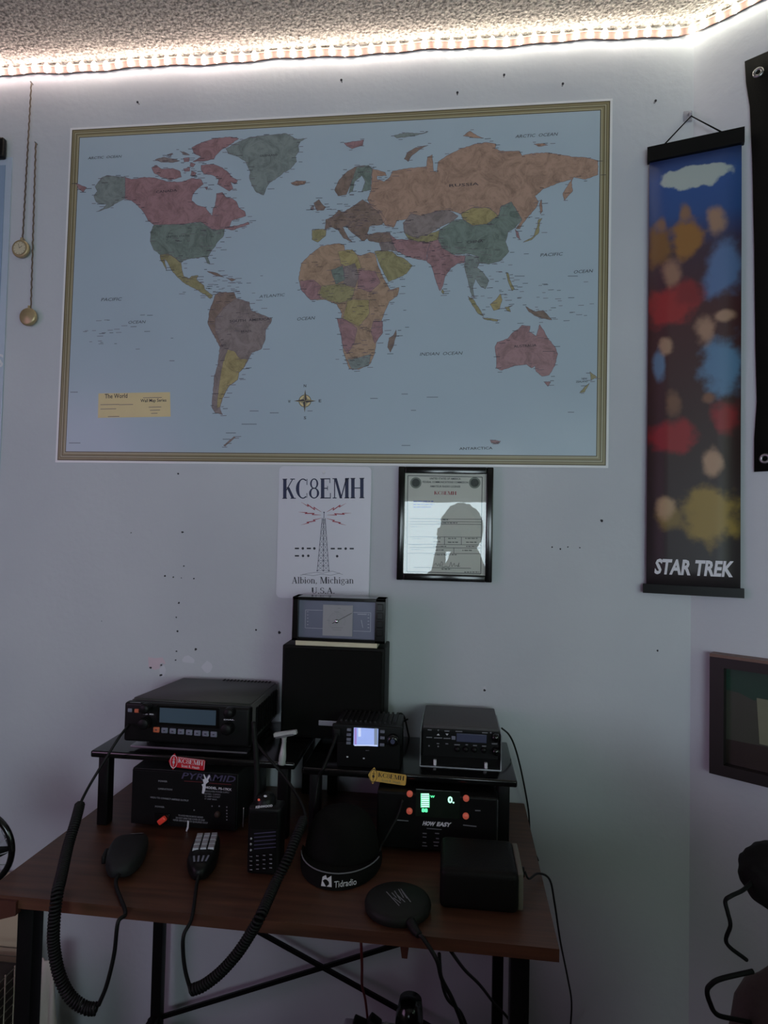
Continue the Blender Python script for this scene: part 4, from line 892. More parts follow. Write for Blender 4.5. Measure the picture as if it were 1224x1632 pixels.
for k in range(4):
    z = bz1-.011-k*.0175; MB().box((bxb-.018, by-.0025, z-.013), (bxb-.005, by+.002, z+.001), 'gloss', .0015).build('button', bm_)
MB().box((bxa+.009, by-.002, sz1), (bxb-.016, by+.045, bz0+.0006), 'cream', .001).build('base_strip', bm_)

# ================================================================== SMALL MOBILE RADIO (lit screen)
my = -.205
def e(x, y): return (500+x/6.8, 1130+y/6.8)
mr = thing('mobile_radio', 'small black radio with a glowing blue screen on the right riser', 'radio', (-.158, -.1, ZR))
a, b = W(*e(200, 170), my), W(*e(960, 400), my); mx0, mx1, mz0, mz1 = a.x, b.x, b.z+.0, a.z+.002
q = MB(); q.box((mx0+.004, my+.006, mz0+.002), (mx1-.004, -.114, mz1-.001), 'grain', .003)
for i in range(12): q.box((mx0+.012+i*.0095, my+.02, mz1-.002), (mx0+.016+i*.0095, -.118, mz1+.003), 'grain')
q.build('case', mr)
q = MB(); q.box((mx0, my, mz0), (mx1, my+.008, mz1), 'black', .003, 3); textpx(q, 'RADIO', e(563, 455), e(600, 455), 1.6, my+.0006, 'dimprint'); q.build('front_panel', mr)
a, b = W(*e(436, 200), my), W(*e(696, 405), my)
M['bluescreen'] = mat('glowing_blue_screen', (140, 160, 230), .3, noise=.1, scale=60, emit=(.42, .55, 1.0), es=.62); M['screenlight'] = emis('screen_text', (.62, .72, 1.0), .95); M['screenviolet'] = emis('screen_violet', (.55, .40, .95), .6); M['screengrey'] = emis('screen_grey', (.36, .45, .62), .55)
q = MB(); q.box((a.x, my-.0012, b.z), (b.x, my+.001, a.z), 'bluescreen', .0004)
rectpx(q, *e(440, 206), *e(466, 385), my-.0014, 'screenviolet'); rectpx(q, *e(482, 206), *e(512, 300), my-.0014, 'screenlight'); rectpx(q, *e(655, 210), *e(692, 395), my-.0014, 'screengrey'); rectpx(q, *e(440, 388), *e(690, 400), my-.0014, 'screenlight'); q.build('screen', mr)
for x, y in ((385, 222), (382, 275), (380, 325), (378, 365), (745, 243), (745, 310), (742, 385)):
    p = W(*e(x, y), my); MB().box((p.x-.0042, my-.0028, p.z-.0026), (p.x+.0042, my+.001, p.z+.0026), 'greykey', .001).build('button', mr)
p = W(*e(862, 330), my); q = MB(); q.lathe(p, (0, -1, 0), [(.0115, 0), (.011, .008), (.008, .012), (.005, .012), (.0001, .0122)], 'gloss', 28); q.build('knob', mr)
MB().disc(p+V(0, -.0127, 0), .0042, .0048, 'lcd2', 20).build('knob_cap', mr)
p = W(*e(255, 240), my); q = MB(); q.box((p.x-.007, my-.006, p.z-.008), (p.x+.007, my+.001, p.z+.006), 'rubber', .002); q.tube([p+V(0, -.006, -.004), p+V(-.004, -.02, -.02), p+V(-.014, -.05, -.05), W(508, 1240, -.25), W(500, 1300, -.26), W(498, 1338, -.24)], .0028, 'rubber', 8); q.build('mic_lead', mr)
q = MB(); q.box((mx0+.010, my+.001, ZR), (mx1-.004, -.118, mz0+.003), 'matte', .002)
for x, y in ((365, 518), (543, 535)): p = W(*e(x, y), my+.0004); q.disc(p, .002, .0014, 'white', 10)
q.build('mounting_bracket', mr)

# ================================================================== SECOND SMALL RADIO in open bracket
def e(x, y): return (660+x/6.442, 1130+y/6.442)
cy = -.170
cb = thing('citizens_band_radio', 'small black two-way radio with rows of white legends in an open tray, right riser', 'radio', (.028, -.1, ZR))
cx0, cx1 = W(*e(72, 400), cy).x, W(*e(885, 400), cy).x; cz1 = W(*e(80, 165), cy).z
q = MB(); q.box((cx0+.002, cy+.004, ZR+.016), (cx1-.002, -.025, cz1), 'gunmetal', .002); q.build('case', cb)
q = MB(); q.box((cx0+.003, cy, ZR+.017), (cx1-.003, cy+.006, cz1-.006), 'black', .0015); y1 = cy-.0003
for a0, a1, b0 in ((140, 180, 214), (312, 362, 226), (425, 495, 229), (698, 755, 243), (125, 185, 290), (205, 288, 296), (302, 372, 301), (412, 470, 366), (528, 552, 366), (605, 645, 374), (697, 740, 380), (797, 856, 356), (322, 350, 356), (232, 258, 354)): linepx(q, e(a0, b0), e(a1, b0+2), 1.6, y1, 'dimprint')
for x, y in ((248, 218), (153, 378), (247, 384), (787, 243)): q.disc(W(*e(x, y), y1), .0016, .0016, 'dimprint', 10)
for s_ in (1, -1):
    c = W(*e(248 if s_ > 0 else 338, 262), y1); q.poly([c+V(-.003, 0, -.0016*s_), c+V(.003, 0, -.0016*s_), c+V(0, 0, .002*s_)], 'white')
q.build('front_panel', cb)
a, b = W(*e(435, 247), cy), W(*e(745, 352), cy); MB().box((a.x, cy-.001, b.z), (b.x, cy+.001, a.z), 'lcd2', .0015, 3).build('display', cb)
a, b = W(*e(385, 275), cy), W(*e(424, 315), cy); MB().box((a.x, cy-.0015, b.z), (b.x, cy+.001, a.z), 'greykey', .0008).build('button', cb)
for x, y in ((445, 405), (532, 408), (620, 412), (715, 416)): p = W(*e(x, y), cy); MB().lathe(p, (0, -1, 0), [(.0052, 0), (.005, .006), (.004, .0075), (.0001, .0078)], 'black', 20).build('knob', cb)
for x, y, r in ((835, 285, .008), (838, 425, .0075)): p = W(*e(x, y), cy); MB().lathe(p, (0, -1, 0), [(r, 0), (r*.95, .01), (r*.7, .013), (.0001, .0132)], 'gloss', 24).build('knob', cb)
q = MB(); q.box((cx0-.001, cy-.010, ZR), (cx1+.001, -.03, ZR+.0022), 'steel')
q.box((cx0-.002, cy-.008, ZR), (cx0, -.04, cz1-.01), 'steel'); q.box((cx1, cy-.008, ZR), (cx1+.002, -.04, cz1-.01), 'steel'); q.box((cx0, cy+.001, ZR+.002), (cx1, cy+.01, ZR+.018), 'matte'); q.build('tray_bracket', cb)
for x, y in ((215, 480), (738, 512)): p = W(*e(x, y), cy-.002); MB().box((p.x-.0028, cy-.006, ZR+.002), (p.x+.0028, cy+.001, ZR+.012), 'white', .001, 2).build('standoff', cb)

# ================================================================== RIGHT POWER SUPPLY (green display)
hy = -.250
def e(x, y): return (600+x/6.12, 1230+y/6.12)
hx0, hx1 = W(600, 1300, hy).x, min(.0925, W(804, 1300, hy).x)
hs_ = thing('meter_power_supply', 'black power supply with a glowing green meter, under the right riser', 'power supply', ((hx0+hx1)/2, -.15, Zd))
q = MB(); q.box((hx0, hy+.003, Zd+.004), (hx1-.002, -.05, Zd+.104), 'black', .004, 3); q.build('case', hs_)
for fx in (hx0+.02, hx1-.02):
    for fy_ in (hy+.03, -.07): MB().cyl((fx, fy_, Zd), (fx, fy_, Zd+.0045), .007, 'rubber', n=14).build('foot', hs_)
q = MB(); q.box((hx0+.003, hy, Zd+.007), (hx1-.005, hy+.004, Zd+.101), 'matte', .001); y1 = hy-.0003
textpx(q, 'HOW', e(448, 520), e(565, 528), 6.5, y1, 'white', slant=.3, bold=.05); textpx(q, 'EASY', e(585, 528), e(722, 536), 6.5, y1, 'white', slant=.3, bold=.05)
for a0, a1, b0, b1 in ((190, 312, 470, 480), (845, 975, 520, 534), (962, 1015, 378, 380)): linepx(q, e(a0, b0), e(a1, b1), 1.6, y1, 'dimprint')
linepx(q, e(490, 552), e(635, 564), 1.2, y1, 'dimprint')
for a0, a1, b0 in ((450, 490, 600), (450, 488, 635), (450, 485, 690), (445, 495, 722), (570, 612, 600), (580, 610, 650), (555, 610, 686), (560, 600, 720)): linepx(q, e(a0, b0), e(a1, b0+3), 1.6, y1, 'dimprint')
q.poly([W(*e(662, 686), y1), W(*e(718, 684), y1), W(*e(720, 645), y1)], 'white')
q.build('front_panel', hs_)
a, b = W(*e(385, 165), hy), W(*e(812, 462), hy)
M['meterglass'] = mat('dark_meter_glass', (26, 34, 28), .2, noise=.2, scale=20); M['green'] = emis('green_glow', (.12, 1.0, .42), 1.5); M['greencore'] = emis('green_core', (.45, 1.0, .72), 1.6)
q = MB(); q.box((a.x, hy-.0012, b.z), (b.x, hy+.001, a.z), 'meterglass', .0008); q.build('meter_window', hs_)
q = MB(); ym = hy-.0016
for k in range(7): rectpx(q, *e(438, 212+k*20), *e(512, 226+k*20), ym, 'greencore')
rectpx(q, *e(432, 210), *e(437, 350), ym, 'green'); rectpx(q, *e(513, 225), *e(517, 350), ym, 'green')
q.build('green_gauge', hs_); q = MB(); textpx(q, '88', e(440, 392), e(500, 394), 6, ym, 'green', bold=.04); textpx(q, 'W', e(525, 252), e(568, 254), 3.5, ym, 'green', bold=.03)
textpx(q, '0.', e(694, 300), e(760, 306), 10, ym, 'greencore', bold=.04); q.build('green_digits', hs_)
M['redled'] = mat('red_button', (206, 92, 78), .4, emit=(1, .2, .12), es=.16)
for x, y in ((325, 212), (322, 380), (874, 256), (871, 428)): p = W(*e(x, y), hy); MB().lathe(p, (0, -1, 0), [(.0056, 0), (.0055, .003), (.004, .0045), (.0001, .0048)], 'redled', 20).build('button', hs_)
q = MB(); q.box((hx1-.004, hy+.01, Zd+.012), (hx1, -.06, Zd+.098), 'steel'); q.build('side_plate', hs_)

# ================================================================== T-SHAPED CHROME TOOL on the left riser edge
yz = -.246
def e(x, y): return (400+x/10.2, 1140+y/10.2)
c0 = W(*e(500, 800), yz); 
rz = thing('chrome_razor', 'small shiny chrome razor propped up at the right end of the left riser', 'razor', V(c0.x, -.235, ZL))
c1 = W(*e(540, 420), yz); ax = (c1-c0)
zb = c0.z
q = MB(); q.lathe(c0, ax, [(.0001, -.001), (.006, 0), (.0072, .003), (.0062, .006), (.0070, .009), (.0066, .016), (.0052, .028), (.0040, ax.length-.002), (.0048, ax.length)], 'razorchrome', 20); q.build('handle', rz)
q = MB(); q.cyl(c1, W(*e(538, 350), yz), .0035, 'razorchrome', .0055, n=16)
q.build('collar', rz)
q = MB(); a, b = W(*e(380, 320), yz), W(*e(745, 272), yz); q.bar(a, b, .006, .009, 'razorchrome', (0, -1, 0)); q.bar(a+V(.004, -.001, -.003), b+V(-.004, -.001, -.003), .003, .013, 'steel', (0, -1, 0)); q.bar(a+V(.001, -.002, .0035), b+V(-.001, -.002, .0035), .002, .006, 'razorchrome', (0, -1, 0)); q.build('head', rz)

# ================================================================== HANDHELD RADIO
ht = thing('handheld_radio', 'black handheld radio with a keypad and tall antenna standing on the desk', 'handheld radio', (-.309, -.345, Zd))
hyf = -.366
def e(x, y): return (380+x/9.067, 1230+y/9.067)
xa, xb = W(*e(120, 900), hyf).x, W(*e(600, 900), hyf).x
q = MB(); pz1 = W(*e(360, 520), hyf).z
q.box((xa, hyf+.002, Zd+.001), (xb, hyf+.038, pz1), 'black', .007, 4); q.box((xa+.006, hyf, Zd+.004), (xb-.006, hyf+.012, pz1-.008), 'matte', .004, 3)
y1 = hyf-.0004
for k in range(5): linepx(q, e(225, 895+k*55), e(540, 868+k*55), 1.4, y1, 'purpleprint')
q.build('body', ht)
q = MB()
for k, (x, y) in enumerate([(185+95*i+0, 1218+j*63-i*9) for j in range(4) for i in range(4)]):
    p = W(*e(x, y), hyf); q = MB(); q.box((p.x-.0034, hyf-.0018, p.z-.0022), (p.x+.0034, hyf+.001, p.z+.0022), 'gloss', .0008); q.line(p+V(-.002, -.0021, 0), p+V(.0022, -.0021, .0002), .0011, 'silverkey'); q.build('key', ht)
for x, y in ((185, 965), (180, 1045), (180, 1130)): p = W(*e(x, y), hyf); MB().lathe(p, (0, -1, 0), [(.0018, 0), (.0016, .0012), (.0001, .0015)], 'silverkey', 10).build('side_button', ht)
q = MB(); rectpx(q, *e(165, 600), *e(560, 830), hyf-.0006, 'gloss'); q.build('display', ht)
q = MB(); textpx(q, 'KENWOOD', e(248, 528), e(492, 505), 3.6, hyf+.0005, 'white', bold=.04, slant=.2); q.build('maker_lettering', ht)
q = MB(); c = W(*e(395, 420), hyf+.02); q.lathe(V(c.x, hyf+.02, pz1-.002), (0, 0, 1), [(.018, 0), (.0165, .010), (.013, .016), (.0001, .018)], 'black', 28); p = W(*e(388, 352), hyf+.006); q.disc(p, .003, .0018, 'white', 12); p = W(*e(295, 405), hyf+.004); q.disc(p, .0022, .002, 'redled', 12); q.build('top_knob', ht)
q = MB(); b0 = V(xa+.009, hyf+.024, pz1-.004); q.tube([b0, b0+V(-.001, 0, .05), W(404, 1150, hyf+.024)], [.0062, .0038], 'rubber', 12); q.build('antenna', ht)
q = MB(); q.tube([W(*e(75, 520), hyf+.012), W(*e(72, 650), hyf+.012), W(*e(66, 800), hyf+.014)], .0012, 'steel', 6); q.build('belt_clip', ht)

# ================================================================== HAND MICROPHONES WITH COILED CORDS
def coil(q, path, R_, r, m, turns_per_m):
    P_ = catmull(path, 24); L = [0]
    for i in range(1, len(P_)): L.append(L[-1]+(P_[i]-P_[i-1]).length)
    tot = L[-1]; N = int(tot*turns_per_m*9); out_ = []; j = 0; nrm = None
    for i in range(N+1):
        s_ = tot*i/N
        while j < len(L)-2 and L[j+1] < s_: j += 1
        t_ = (s_-L[j])/max(1e-9, L[j+1]-L[j]); p = P_[j].lerp(P_[j+1], t_); tg = (P_[min(j+2, len(P_)-1)]-P_[max(0, j-1)]).normalized()
        if nrm is None: nrm = tg.orthogonal().normalized()
        nrm = (nrm-tg*nrm.dot(tg)).normalized(); bn_ = tg.cross(nrm); a_ = 2*PI*s_*turns_per_m
        out_.append(p+(nrm*math.cos(a_)+bn_*math.sin(a_))*R_)
    q.tube(out_, r, m, 6, False)
Yc = -.512
m1 = thing('hand_microphone', 'plain dark grey hand microphone lying face down at the left of the desk', 'microphone', (-.548, -.355, Zd), 'hand microphones on the desk')
q = MB(); c = V(-.541, -.362, Zd); ux1 = V(.955, .297, 0); uy1 = V(-.297, .955, 0)
def T1(x, y, z): return c+ux1*x+uy1*y+V(0, 0, z)
b = bmesh.new(); bmesh.ops.create_uvsphere(b, u_segments=28, v_segments=14, radius=1)
for v in b.verts:
    x, y, z = v.co; sq = lambda a_: math.copysign(abs(a_)**.6, a_)
    wdt = .030 if y > 0 else .030*(1+y*.42)
    v.co = T1(math.copysign(abs(x)**.42, x)*wdt*1.05, sq(y)*.058, .016+sq(z)*.0155)
M['micgrey'] = mat('dark_grey_plastic', (34, 34, 36), .6, noise=.1, spec=.2)
q.bm(b, 'micgrey', True); q.line(T1(-.002, .042, .0318), T1(.020, .042, .0316), .0015, 'dimprint', (0, 0, 1)); q.build('body', m1)
q = MB(); q.box((-.038, -.012, .008), (-.030, .018, .022), 'rubber', .003, mtx=Matrix.Translation(c) @ Matrix.Rotation(math.radians(17.3), 4, 'Z')); q.build('talk_switch', m1)
q = MB(); q.tube([T1(0, -.054, .014), T1(0, -.078, .008), V(W(189, 1452, Yc).x, -.492, Zd+.002), W(188, 1470, Yc), W(182, 1520, Yc), W(170, 1570, Yc), W(157, 1602, Yc)], .0030, 'rubber', 8); q.build('straight_cord', m1)
q = MB(); coil(q, [W(154, 1608, Yc), W(136, 1606, Yc), W(112, 1588, Yc), W(95, 1555, Yc), W(86, 1510, Yc), W(86, 1470, Yc), W(91, 1425, Yc+.012), W(98, 1395, Yc+.05), W(108, 1350, Yc+.11), W(120, 1310, -.36), W(127, 1283, -.32)], .0072, .0021, 'rubber', 215); q.build('coiled_cord', m1)
q = MB(); q.tube([W(127, 1283, -.32), W(134, 1268, -.31), W(146, 1246, -.29), W(168, 1210, -.275), W(190, 1175, -.26), W(206, 1155, -.228)], .0026, 'rubber', 8); q.build('lead', m1)
m2 = thing('hand_microphone', 'hand microphone with pale silvery keypad lying in the middle front of the desk', 'microphone', (-.412, -.345, Zd), 'hand microphones on the desk')
c = V(-.411, -.345, Zd); ux = V(.97, .24, 0).normalized(); dy_ = V(-.24, .97, 0).normalized()
def T2(x, y, z): return c+ux*x+dy_*y+V(0, 0, z)
q = MB(); b = bmesh.new(); bmesh.ops.create_uvsphere(b, u_segments=28, v_segments=14, radius=1)
for v in b.verts:
    x, y, z = v.co; wdt = .0235 if y > -.2 else .0235*(1+(y+.2)*.55)
    v.co = T2(sq(x)*wdt*1.05, sq(y)*.057, .016+sq(z)*.0155+.004*y)
q.bm(b, 'black', True); q.build('body', m2)
for j in range(4):
    for i in range(3):
        q = MB(); x = (i-1)*.0125; y = .036-j*.0135; zz = .0322+.0012*(y/.04)
        q.add([T2(x+dx*.0053, y+dy2*.0055, zz-.003) for dx, dy2 in ((-1, -1), (1, -1), (1, 1), (-1, 1))]+[T2(x+dx*.0046, y+dy2*.0048, zz+.0018) for dx, dy2 in ((-1, -1), (1, -1), (1, 1), (-1, 1))], [[4, 5, 6, 7], [0, 1, 5, 4], [1, 2, 6, 5], [2, 3, 7, 6], [3, 0, 4, 7]], 'silverkey'); q.build('key', m2)
q = MB()
for k in range(4): q.line(T2(-.012+k*.008, -.030, .0312), T2(-.009+k*.006, -.044, .0285), .003, 'greykey', (0, 0, 1))
q.build('speaker_slots', m2)
q = MB(); q.tube([T2(0, -.053, .012), T2(0, -.075, .007), V(W(297, 1468, Yc).x, -.492, Zd+.003), W(293, 1490, Yc), W(292, 1520, Yc), W(296, 1550, Yc), W(304, 1578, Yc)], .0028, 'rubber', 8); q.build('straight_cord', m2)
q = MB(); coil(q, [W(305, 1578, Yc), W(325, 1570, Yc), W(352, 1549, Yc), W(378, 1520, Yc), W(398, 1490, Yc), W(414, 1462, Yc), W(426, 1436, Yc+.03), W(440, 1405, -.44), W(458, 1370, -.42), W(472, 1335, -.39), W(484, 1306, -.35)], .0066, .0021, 'rubber', 215); q.build('coiled_cord', m2)
q = MB(); q.tube([W(484, 1306, -.35), W(486, 1296, -.34), W(476, 1272, -.31), W(455, 1240, -.27), W(425, 1205, -.262), W(405, 1180, -.235)], .0026, 'rubber', 8); q.build('lead', m2)

# ================================================================== CAP WITH LOGO
cp_ = thing('peaked_cap', 'black peaked cap with a thin pale edge and small white logo under right riser', 'cap', (-.175, -.345, Zd))
q = MB(); c = V(-.180, -.295, Zd); vs = []; fs = []; NA, NB_ = 32, 9
for j in range(NB_+1):
    ph = j/NB_*PI/2
    for i in range(NA):
        a_ = 2*PI*i/NA; r = math.cos(ph)**.6; vs.append(c+V(math.cos(a_)*.066*r, math.sin(a_)*.052*r, .004+.088*math.sin(ph)))
for j in range(NB_):
    for i in range(NA): fs.append([j*NA+i, j*NA+(i+1) % NA, (j+1)*NA+(i+1) % NA, (j+1)*NA+i])
q.add(vs, fs, 'blackcloth', True); q.build('crown', cp_)
q = MB(); vs = []; NA = 24
rim = []
for i in range(NA+1):
    a_ = PI*(1+i/NA); ca, sa = math.cos(a_), math.sin(a_)
    inn = c+V(ca*.064, sa*.045, .016); o1 = c+V(ca*.070, sa*.086, .022); o2 = c+V(ca*.071, sa*.092, .012-.0*abs(ca)); o3 = c+V(ca*.070, sa*.096, .001)
    vs += [inn, o1, o2, o3]; rim.append(o1)
fs = [[i*4+k, (i+1)*4+k, (i+1)*4+k+1, i*4+k+1] for i in range(NA) for k in range(3)]
q.add(vs, fs, 'blackcloth', True)
def capface(t, z, off=.0012):                      # point on the brim's front band
    a_ = PI*(1+t); n_ = V(math.cos(a_), math.sin(a_), 0); k_ = (z-.001)/.021; return c+V(math.cos(a_)*.0705, math.sin(a_)*(.096-.010*k_), z)+n_*off
lg = [(.42, .005), (.425, .017), (.45, .020), (.46, .016), (.49, .020), (.50, .006)]
q.poly([capface(a_, z) for a_, z in lg], 'white')
p0, p1 = capface(.52, .007), capface(.68, .007); text(q, 'Tidradio', p0+V(0, -.004, 0), p1+V(0, -.004, 0), .010, 'white', bold=.01, nrm=(0.1, -1, 0))
bo = q.build('brim', cp_)
q = MB(); q.tube([p+V(0, 0, .0008) for p in rim[2:-2]], .0010, 'dimprint', 6, False); q.build('edge_piping', cp_)

# ================================================================== ROUND PUCK WITH CABLE
pk = thing('round_antenna_base', 'flat round black puck with scratchy pale lettering at the desk front', 'antenna base', (-.071, -.425, Zd))
M['puck'] = mat('charcoal_puck', (28, 29, 27), .55, noise=.12, scale=40, spec=.2)
c = V(-.071, -.424, Zd)
q = MB(); q.lathe(c, (0, 0, 1), [(.046, 0), (.050, .003), (.051, .010), (.049, .015), (.044, .018), (.0001, .019)], 'puck', 44)
def pp(x, y): g = Zp(570+x/4.371, 1330+y/4.371, Zd+.0195); return g
for a, b in (((200, 398), (290, 496)), ((238, 405), (270, 440)), ((250, 440), (300, 478)), ((285, 380), (320, 440)), ((300, 378), (370, 470)), ((256, 392), (300, 460)), ((275, 420), (330, 470)), ((312, 400), (345, 445))): q.line(pp(*a), pp(*b), .0016, 'dimprint', (0, 0, 1))
q.build('disc', pk)
q = MB(); q.tube([c+V(.022, -.044, .009), c+V(.030, -.058, .007), c+V(.036, -.066, .006)], [.008, .005], 'rubber', 10); q.build('strain_relief', pk)
a = c+V(.036, -.066, .006)
q = MB(); q.tube([a, V(-.028, -.494, Zd+.003), W(696, 1530, -.503), W(704, 1560, -.50), W(722, 1595, -.49), W(738, 1640, -.47), W(745, 1700, -.45)], .0030, 'rubber', 8); q.build('cable', pk)

# ================================================================== BLACK BOX SPEAKER at the right front
bs = thing('extension_speaker', 'black cushioned box with a pale grey end panel lying at the right of the desk', 'speaker', (.060, -.355, Zd))
q = MB(); q.box((-.008, -.415, Zd), (.112, -.305, Zd+.062), 'vinyl', .012, 4); q.build('housing', bs)
M['endgrey'] = mat('grey_end_panel', (98, 94, 84), .6, noise=.15, scale=20)
q = MB(); q.box((.110, -.408, Zd+.004), (.119, -.312, Zd+.060), 'endgrey', .003, 3); q.build('end_panel', bs)
q = MB(); q.cyl((.119, -.345, Zd+.03), (.127, -.345, Zd+.03), .008, 'black', n=20); q.build('end_knob', bs)

# ================================================================== LOOSE CABLES
def cable(pts, r, lab, m='rubber', cat='cable'):
    q = MB(); q.tube(pts, r, m, 8, True, 8); o = q.build('cable', origin=pts[0]); tag(o, lab, cat); return o
cable([W(799, 1160, -.10), W(812, 1172, -.10), W(822, 1195, -.07), W(832, 1235, -.04), W(842, 1290, -.012), W(846, 1340, -.010), W(858, 1372, -.012)], .0018, 'thin black cable arching from the two-way radio down the right wall')
cable([V(.128, -.345, Zd+.031), V(.135, -.345, Zd+.02), W(858, 1392, -.31), W(876, 1402, -.28), W(884, 1440, -.22), W(893, 1500, -.15), W(905, 1560, -.08), W(911, 1600, -.03), W(908, 1660, -.012), W(907, 1760, -.012)], .0018, 'black cable running from the box speaker over the desk end and down')
cable([W(642, 1275, hy-.006), W(634, 1300, hy-.012), W(618, 1330, -.285), W(606, 1352, -.29), V(-.115, -.30, Zd+.004)], .0022, 'short dark lead curving down from the meter power supply to the desk')
cable([W(575, 1490, -.44), W(577, 1540, -.38), W(577, 1570, -.30), W(582, 1592, -.25), W(586, 1625, -.20)], .0022, 'thin brown cord hanging under the desk left of the dark mug', 'redprint')
cable([W(718, 1515, -.45), W(740, 1545, -.35), W(765, 1570, -.25), W(786, 1597, -.12), W(815, 1632, -.03), W(830, 1690, -.012)], .0026, 'black cable slanting under the desk toward the rear right leg')
cable([W(650, 1146, -.028), W(640, 1150, -.022), W(636, 1138, -.018), W(644, 1142, -.016), W(652, 1175, -.012)], .0018, 'small loop of wire behind the glowing screen radio')
cable([W(700, 1520, -.44), W(703, 1555, -.42), W(712, 1590, -.40), W(735, 1615, -.38), W(748, 1650, -.36)], .0026, 'dark cord hanging beside the puck cable below the desk')

# ================================================================== UNDER THE DESK: mug-like lamp head and adaptor
Zs = .276
c = W(643, 1632, -.235)
ug = thing('black_mug', 'dark rounded mug with a small glint standing under the desk', 'mug', V(c.x, -.235, Zs))
q = MB(); o_ = V(c.x, -.235, Zs); zt0 = W(640, 1590, -.235).z-Zs
q.lathe(o_, (.06, 0, 1), [(.0001, 0), (.020, 0), (.024, .006), (.026, zt0*.5), (.025, zt0*.85), (.020, zt0), (.0001, zt0+.001)], 'gloss', 32); q.build('body', ug)
q = MB(); q.tube([o_+V(.022, 0, .07), o_+V(.036, 0, .066), o_+V(.038, 0, .045), o_+V(.024, 0, .03)], .0032, 'gloss', 8); q.build('handle', ug)
ad = thing('power_adapter', 'tangle of black plugs on a white power strip left of the mug', 'power strip', V(W(590, 1632, -.22).x, -.22, Zs))
o_ = V(W(590, 1632, -.22).x, -.22, Zs)
hA = W(590, 1612, -.22).z-Zs
q = MB(); q.box(o_+V(-.05, -.02, hA-.065), o_+V(.045, .02, hA-.03), 'shade', .004); q.box(o_+V(-.04, -.012, 0), o_+V(.035, .012, hA-.064), 'black', .003); q.build('strip_body', ad)
for dx, dz, w in ((-.018, .0, .014), (.008, .006, .012), (.028, -.004, .006)):
    q = MB(); mt = Matrix.Translation(o_+V(dx, -.006, hA-.022+dz)) @ Matrix.Rotation(.5+dx*10, 4, 'Y'); q.box((-w, -.012, -.008), (w, .012, .008), 'black' if w > .007 else 'trim', .003, 2, mtx=mt); q.build('plug', ad)

# ================================================================== ROUND BLACK-RIMMED FAN at the left edge
fc = W(-34, 1352, -.37)
fn = thing('desk_fan', 'round black rimmed desk fan cut off by the left edge of the photo', 'fan', V(fc.x, -.37, Zd))
q = MB(); R_ = .062
ring = [fc+V(math.cos(2*PI*i/48)*R_, 0, math.sin(2*PI*i/48)*R_) for i in range(49)]; q.tube(ring, .0055, 'gloss', 10, False, cap=False); q.build('rim', fn)
q = MB()
for i in range(16): a_ = 2*PI*i/16; q.tube([fc+V(math.cos(a_)*.012, -.012, math.sin(a_)*.012), fc+V(math.cos(a_+.3)*.04, -.010, math.sin(a_+.3)*.04), fc+V(math.cos(a_+.4)*R_, 0, math.sin(a_+.4)*R_)], .0009, 'steel', 5, True, 4)
q.build('grille', fn)
for k in range(4):
    q = MB(); a0 = k*PI/2; pts = [fc+V(math.cos(a0+t_)*r, .006-.006*(t_*1.4), math.sin(a0+t_)*r) for r, t_ in ((.012, 0), (.05, .1), (.053, .7), (.03, .9), (.012, .5))]; q.prism(pts, (0, .0015, 0), 'shade'); q.build('blade', fn)
q = MB(); q.cyl(fc+V(0, -.014, 0), fc+V(0, .035, 0), .014, 'black'); q.build('motor', fn)
q = MB(); q.cyl(V(fc.x, -.35, Zd+.008), fc+V(0, .02, -.01), .006, 'black'); q.lathe(V(fc.x, -.355, Zd), (0, 0, 1), [(.045, 0), (.045, .006), (.02, .012), (.006, .016)], 'black', 28); q.build('stand', fn)

# ================================================================== LOWER LEFT: panel, wire basket, cloth
bp0 = W(26, 1460, -.06)
pn = thing('beige_cabinet', 'pale beige wooden cabinet low at the left edge behind the desk leg', 'cabinet', V(-.93, -.13, 0))
q = MB(); pzt = W(10, 1445, -.06).z+.05; xr = W(27, 1500, -.06).x
q.box((xr-.40, -.06, 0), (xr, -.014, pzt), 'woodpanel', .002); q.build('body', pn)
q = MB(); q.box((xr-.40, -.066, W(10, 1540, -.06).z-.002), (xr, -.0595, W(10, 1540, -.06).z+.001), 'beigeline'); q.build('door_gap', pn)
wk = W(22, 1565, -.20)-V(.03, 0, 0)
bk = thing('wire_basket', 'grey wire basket with dark contents low at the left edge', 'basket', V(wk.x-.14, -.19, 0))
q = MB(); x1_ = wk.x; x0_ = x1_-.28; zt1 = wk.z
for k in range(16):
    z = zt1-.004-k*.018
    if z > .02: q.tube([V(x0_, -.24, z), V(x1_, -.24, z), V(x1_, -.10, z), V(x0_, -.10, z), V(x0_, -.24, z)], .0013, 'wire', 5, False)
for k in range(12): x = x1_-k*.024; q.tube([V(x, -.241, .0), V(x, -.241, zt1)], .0016, 'wire', 5, False)
for k in range(6): q.tube([V(x1_, -.24+k*.028, 0), V(x1_, -.24+k*.028, zt1)], .0016, 'wire', 5, False)
q.build('wire_mesh', bk)
q = MB(); q.box((x0_+.01, -.23, .005), (x1_-.008, -.11, zt1-.02), 'coat', .02, 3); q.build('lining', bk)
cl = W(72, 1530, -.12); q = MB(); vs = []; fs = []
NZc = 16; xw0, xw1 = W(60, 1600, -.12).x, W(88, 1600, -.12).x
for j in range(NZc+1):
    z = cl.z*(1-j/NZc)+.002
    for i in range(9):
        u = i/8; spread = .75+.5*j/NZc; xm = (xw0+xw1)/2; x = xm+(u-.5)*(xw1-xw0)*spread*1.25; vs.append(V(x, -.12+.012*math.sin(u*11+j*.35)*(.4+.6*j/NZc), z))
for j in range(NZc):
    for i in range(8): fs.append([j*9+i, j*9+i+1, j*9+i+10, j*9+i+9])
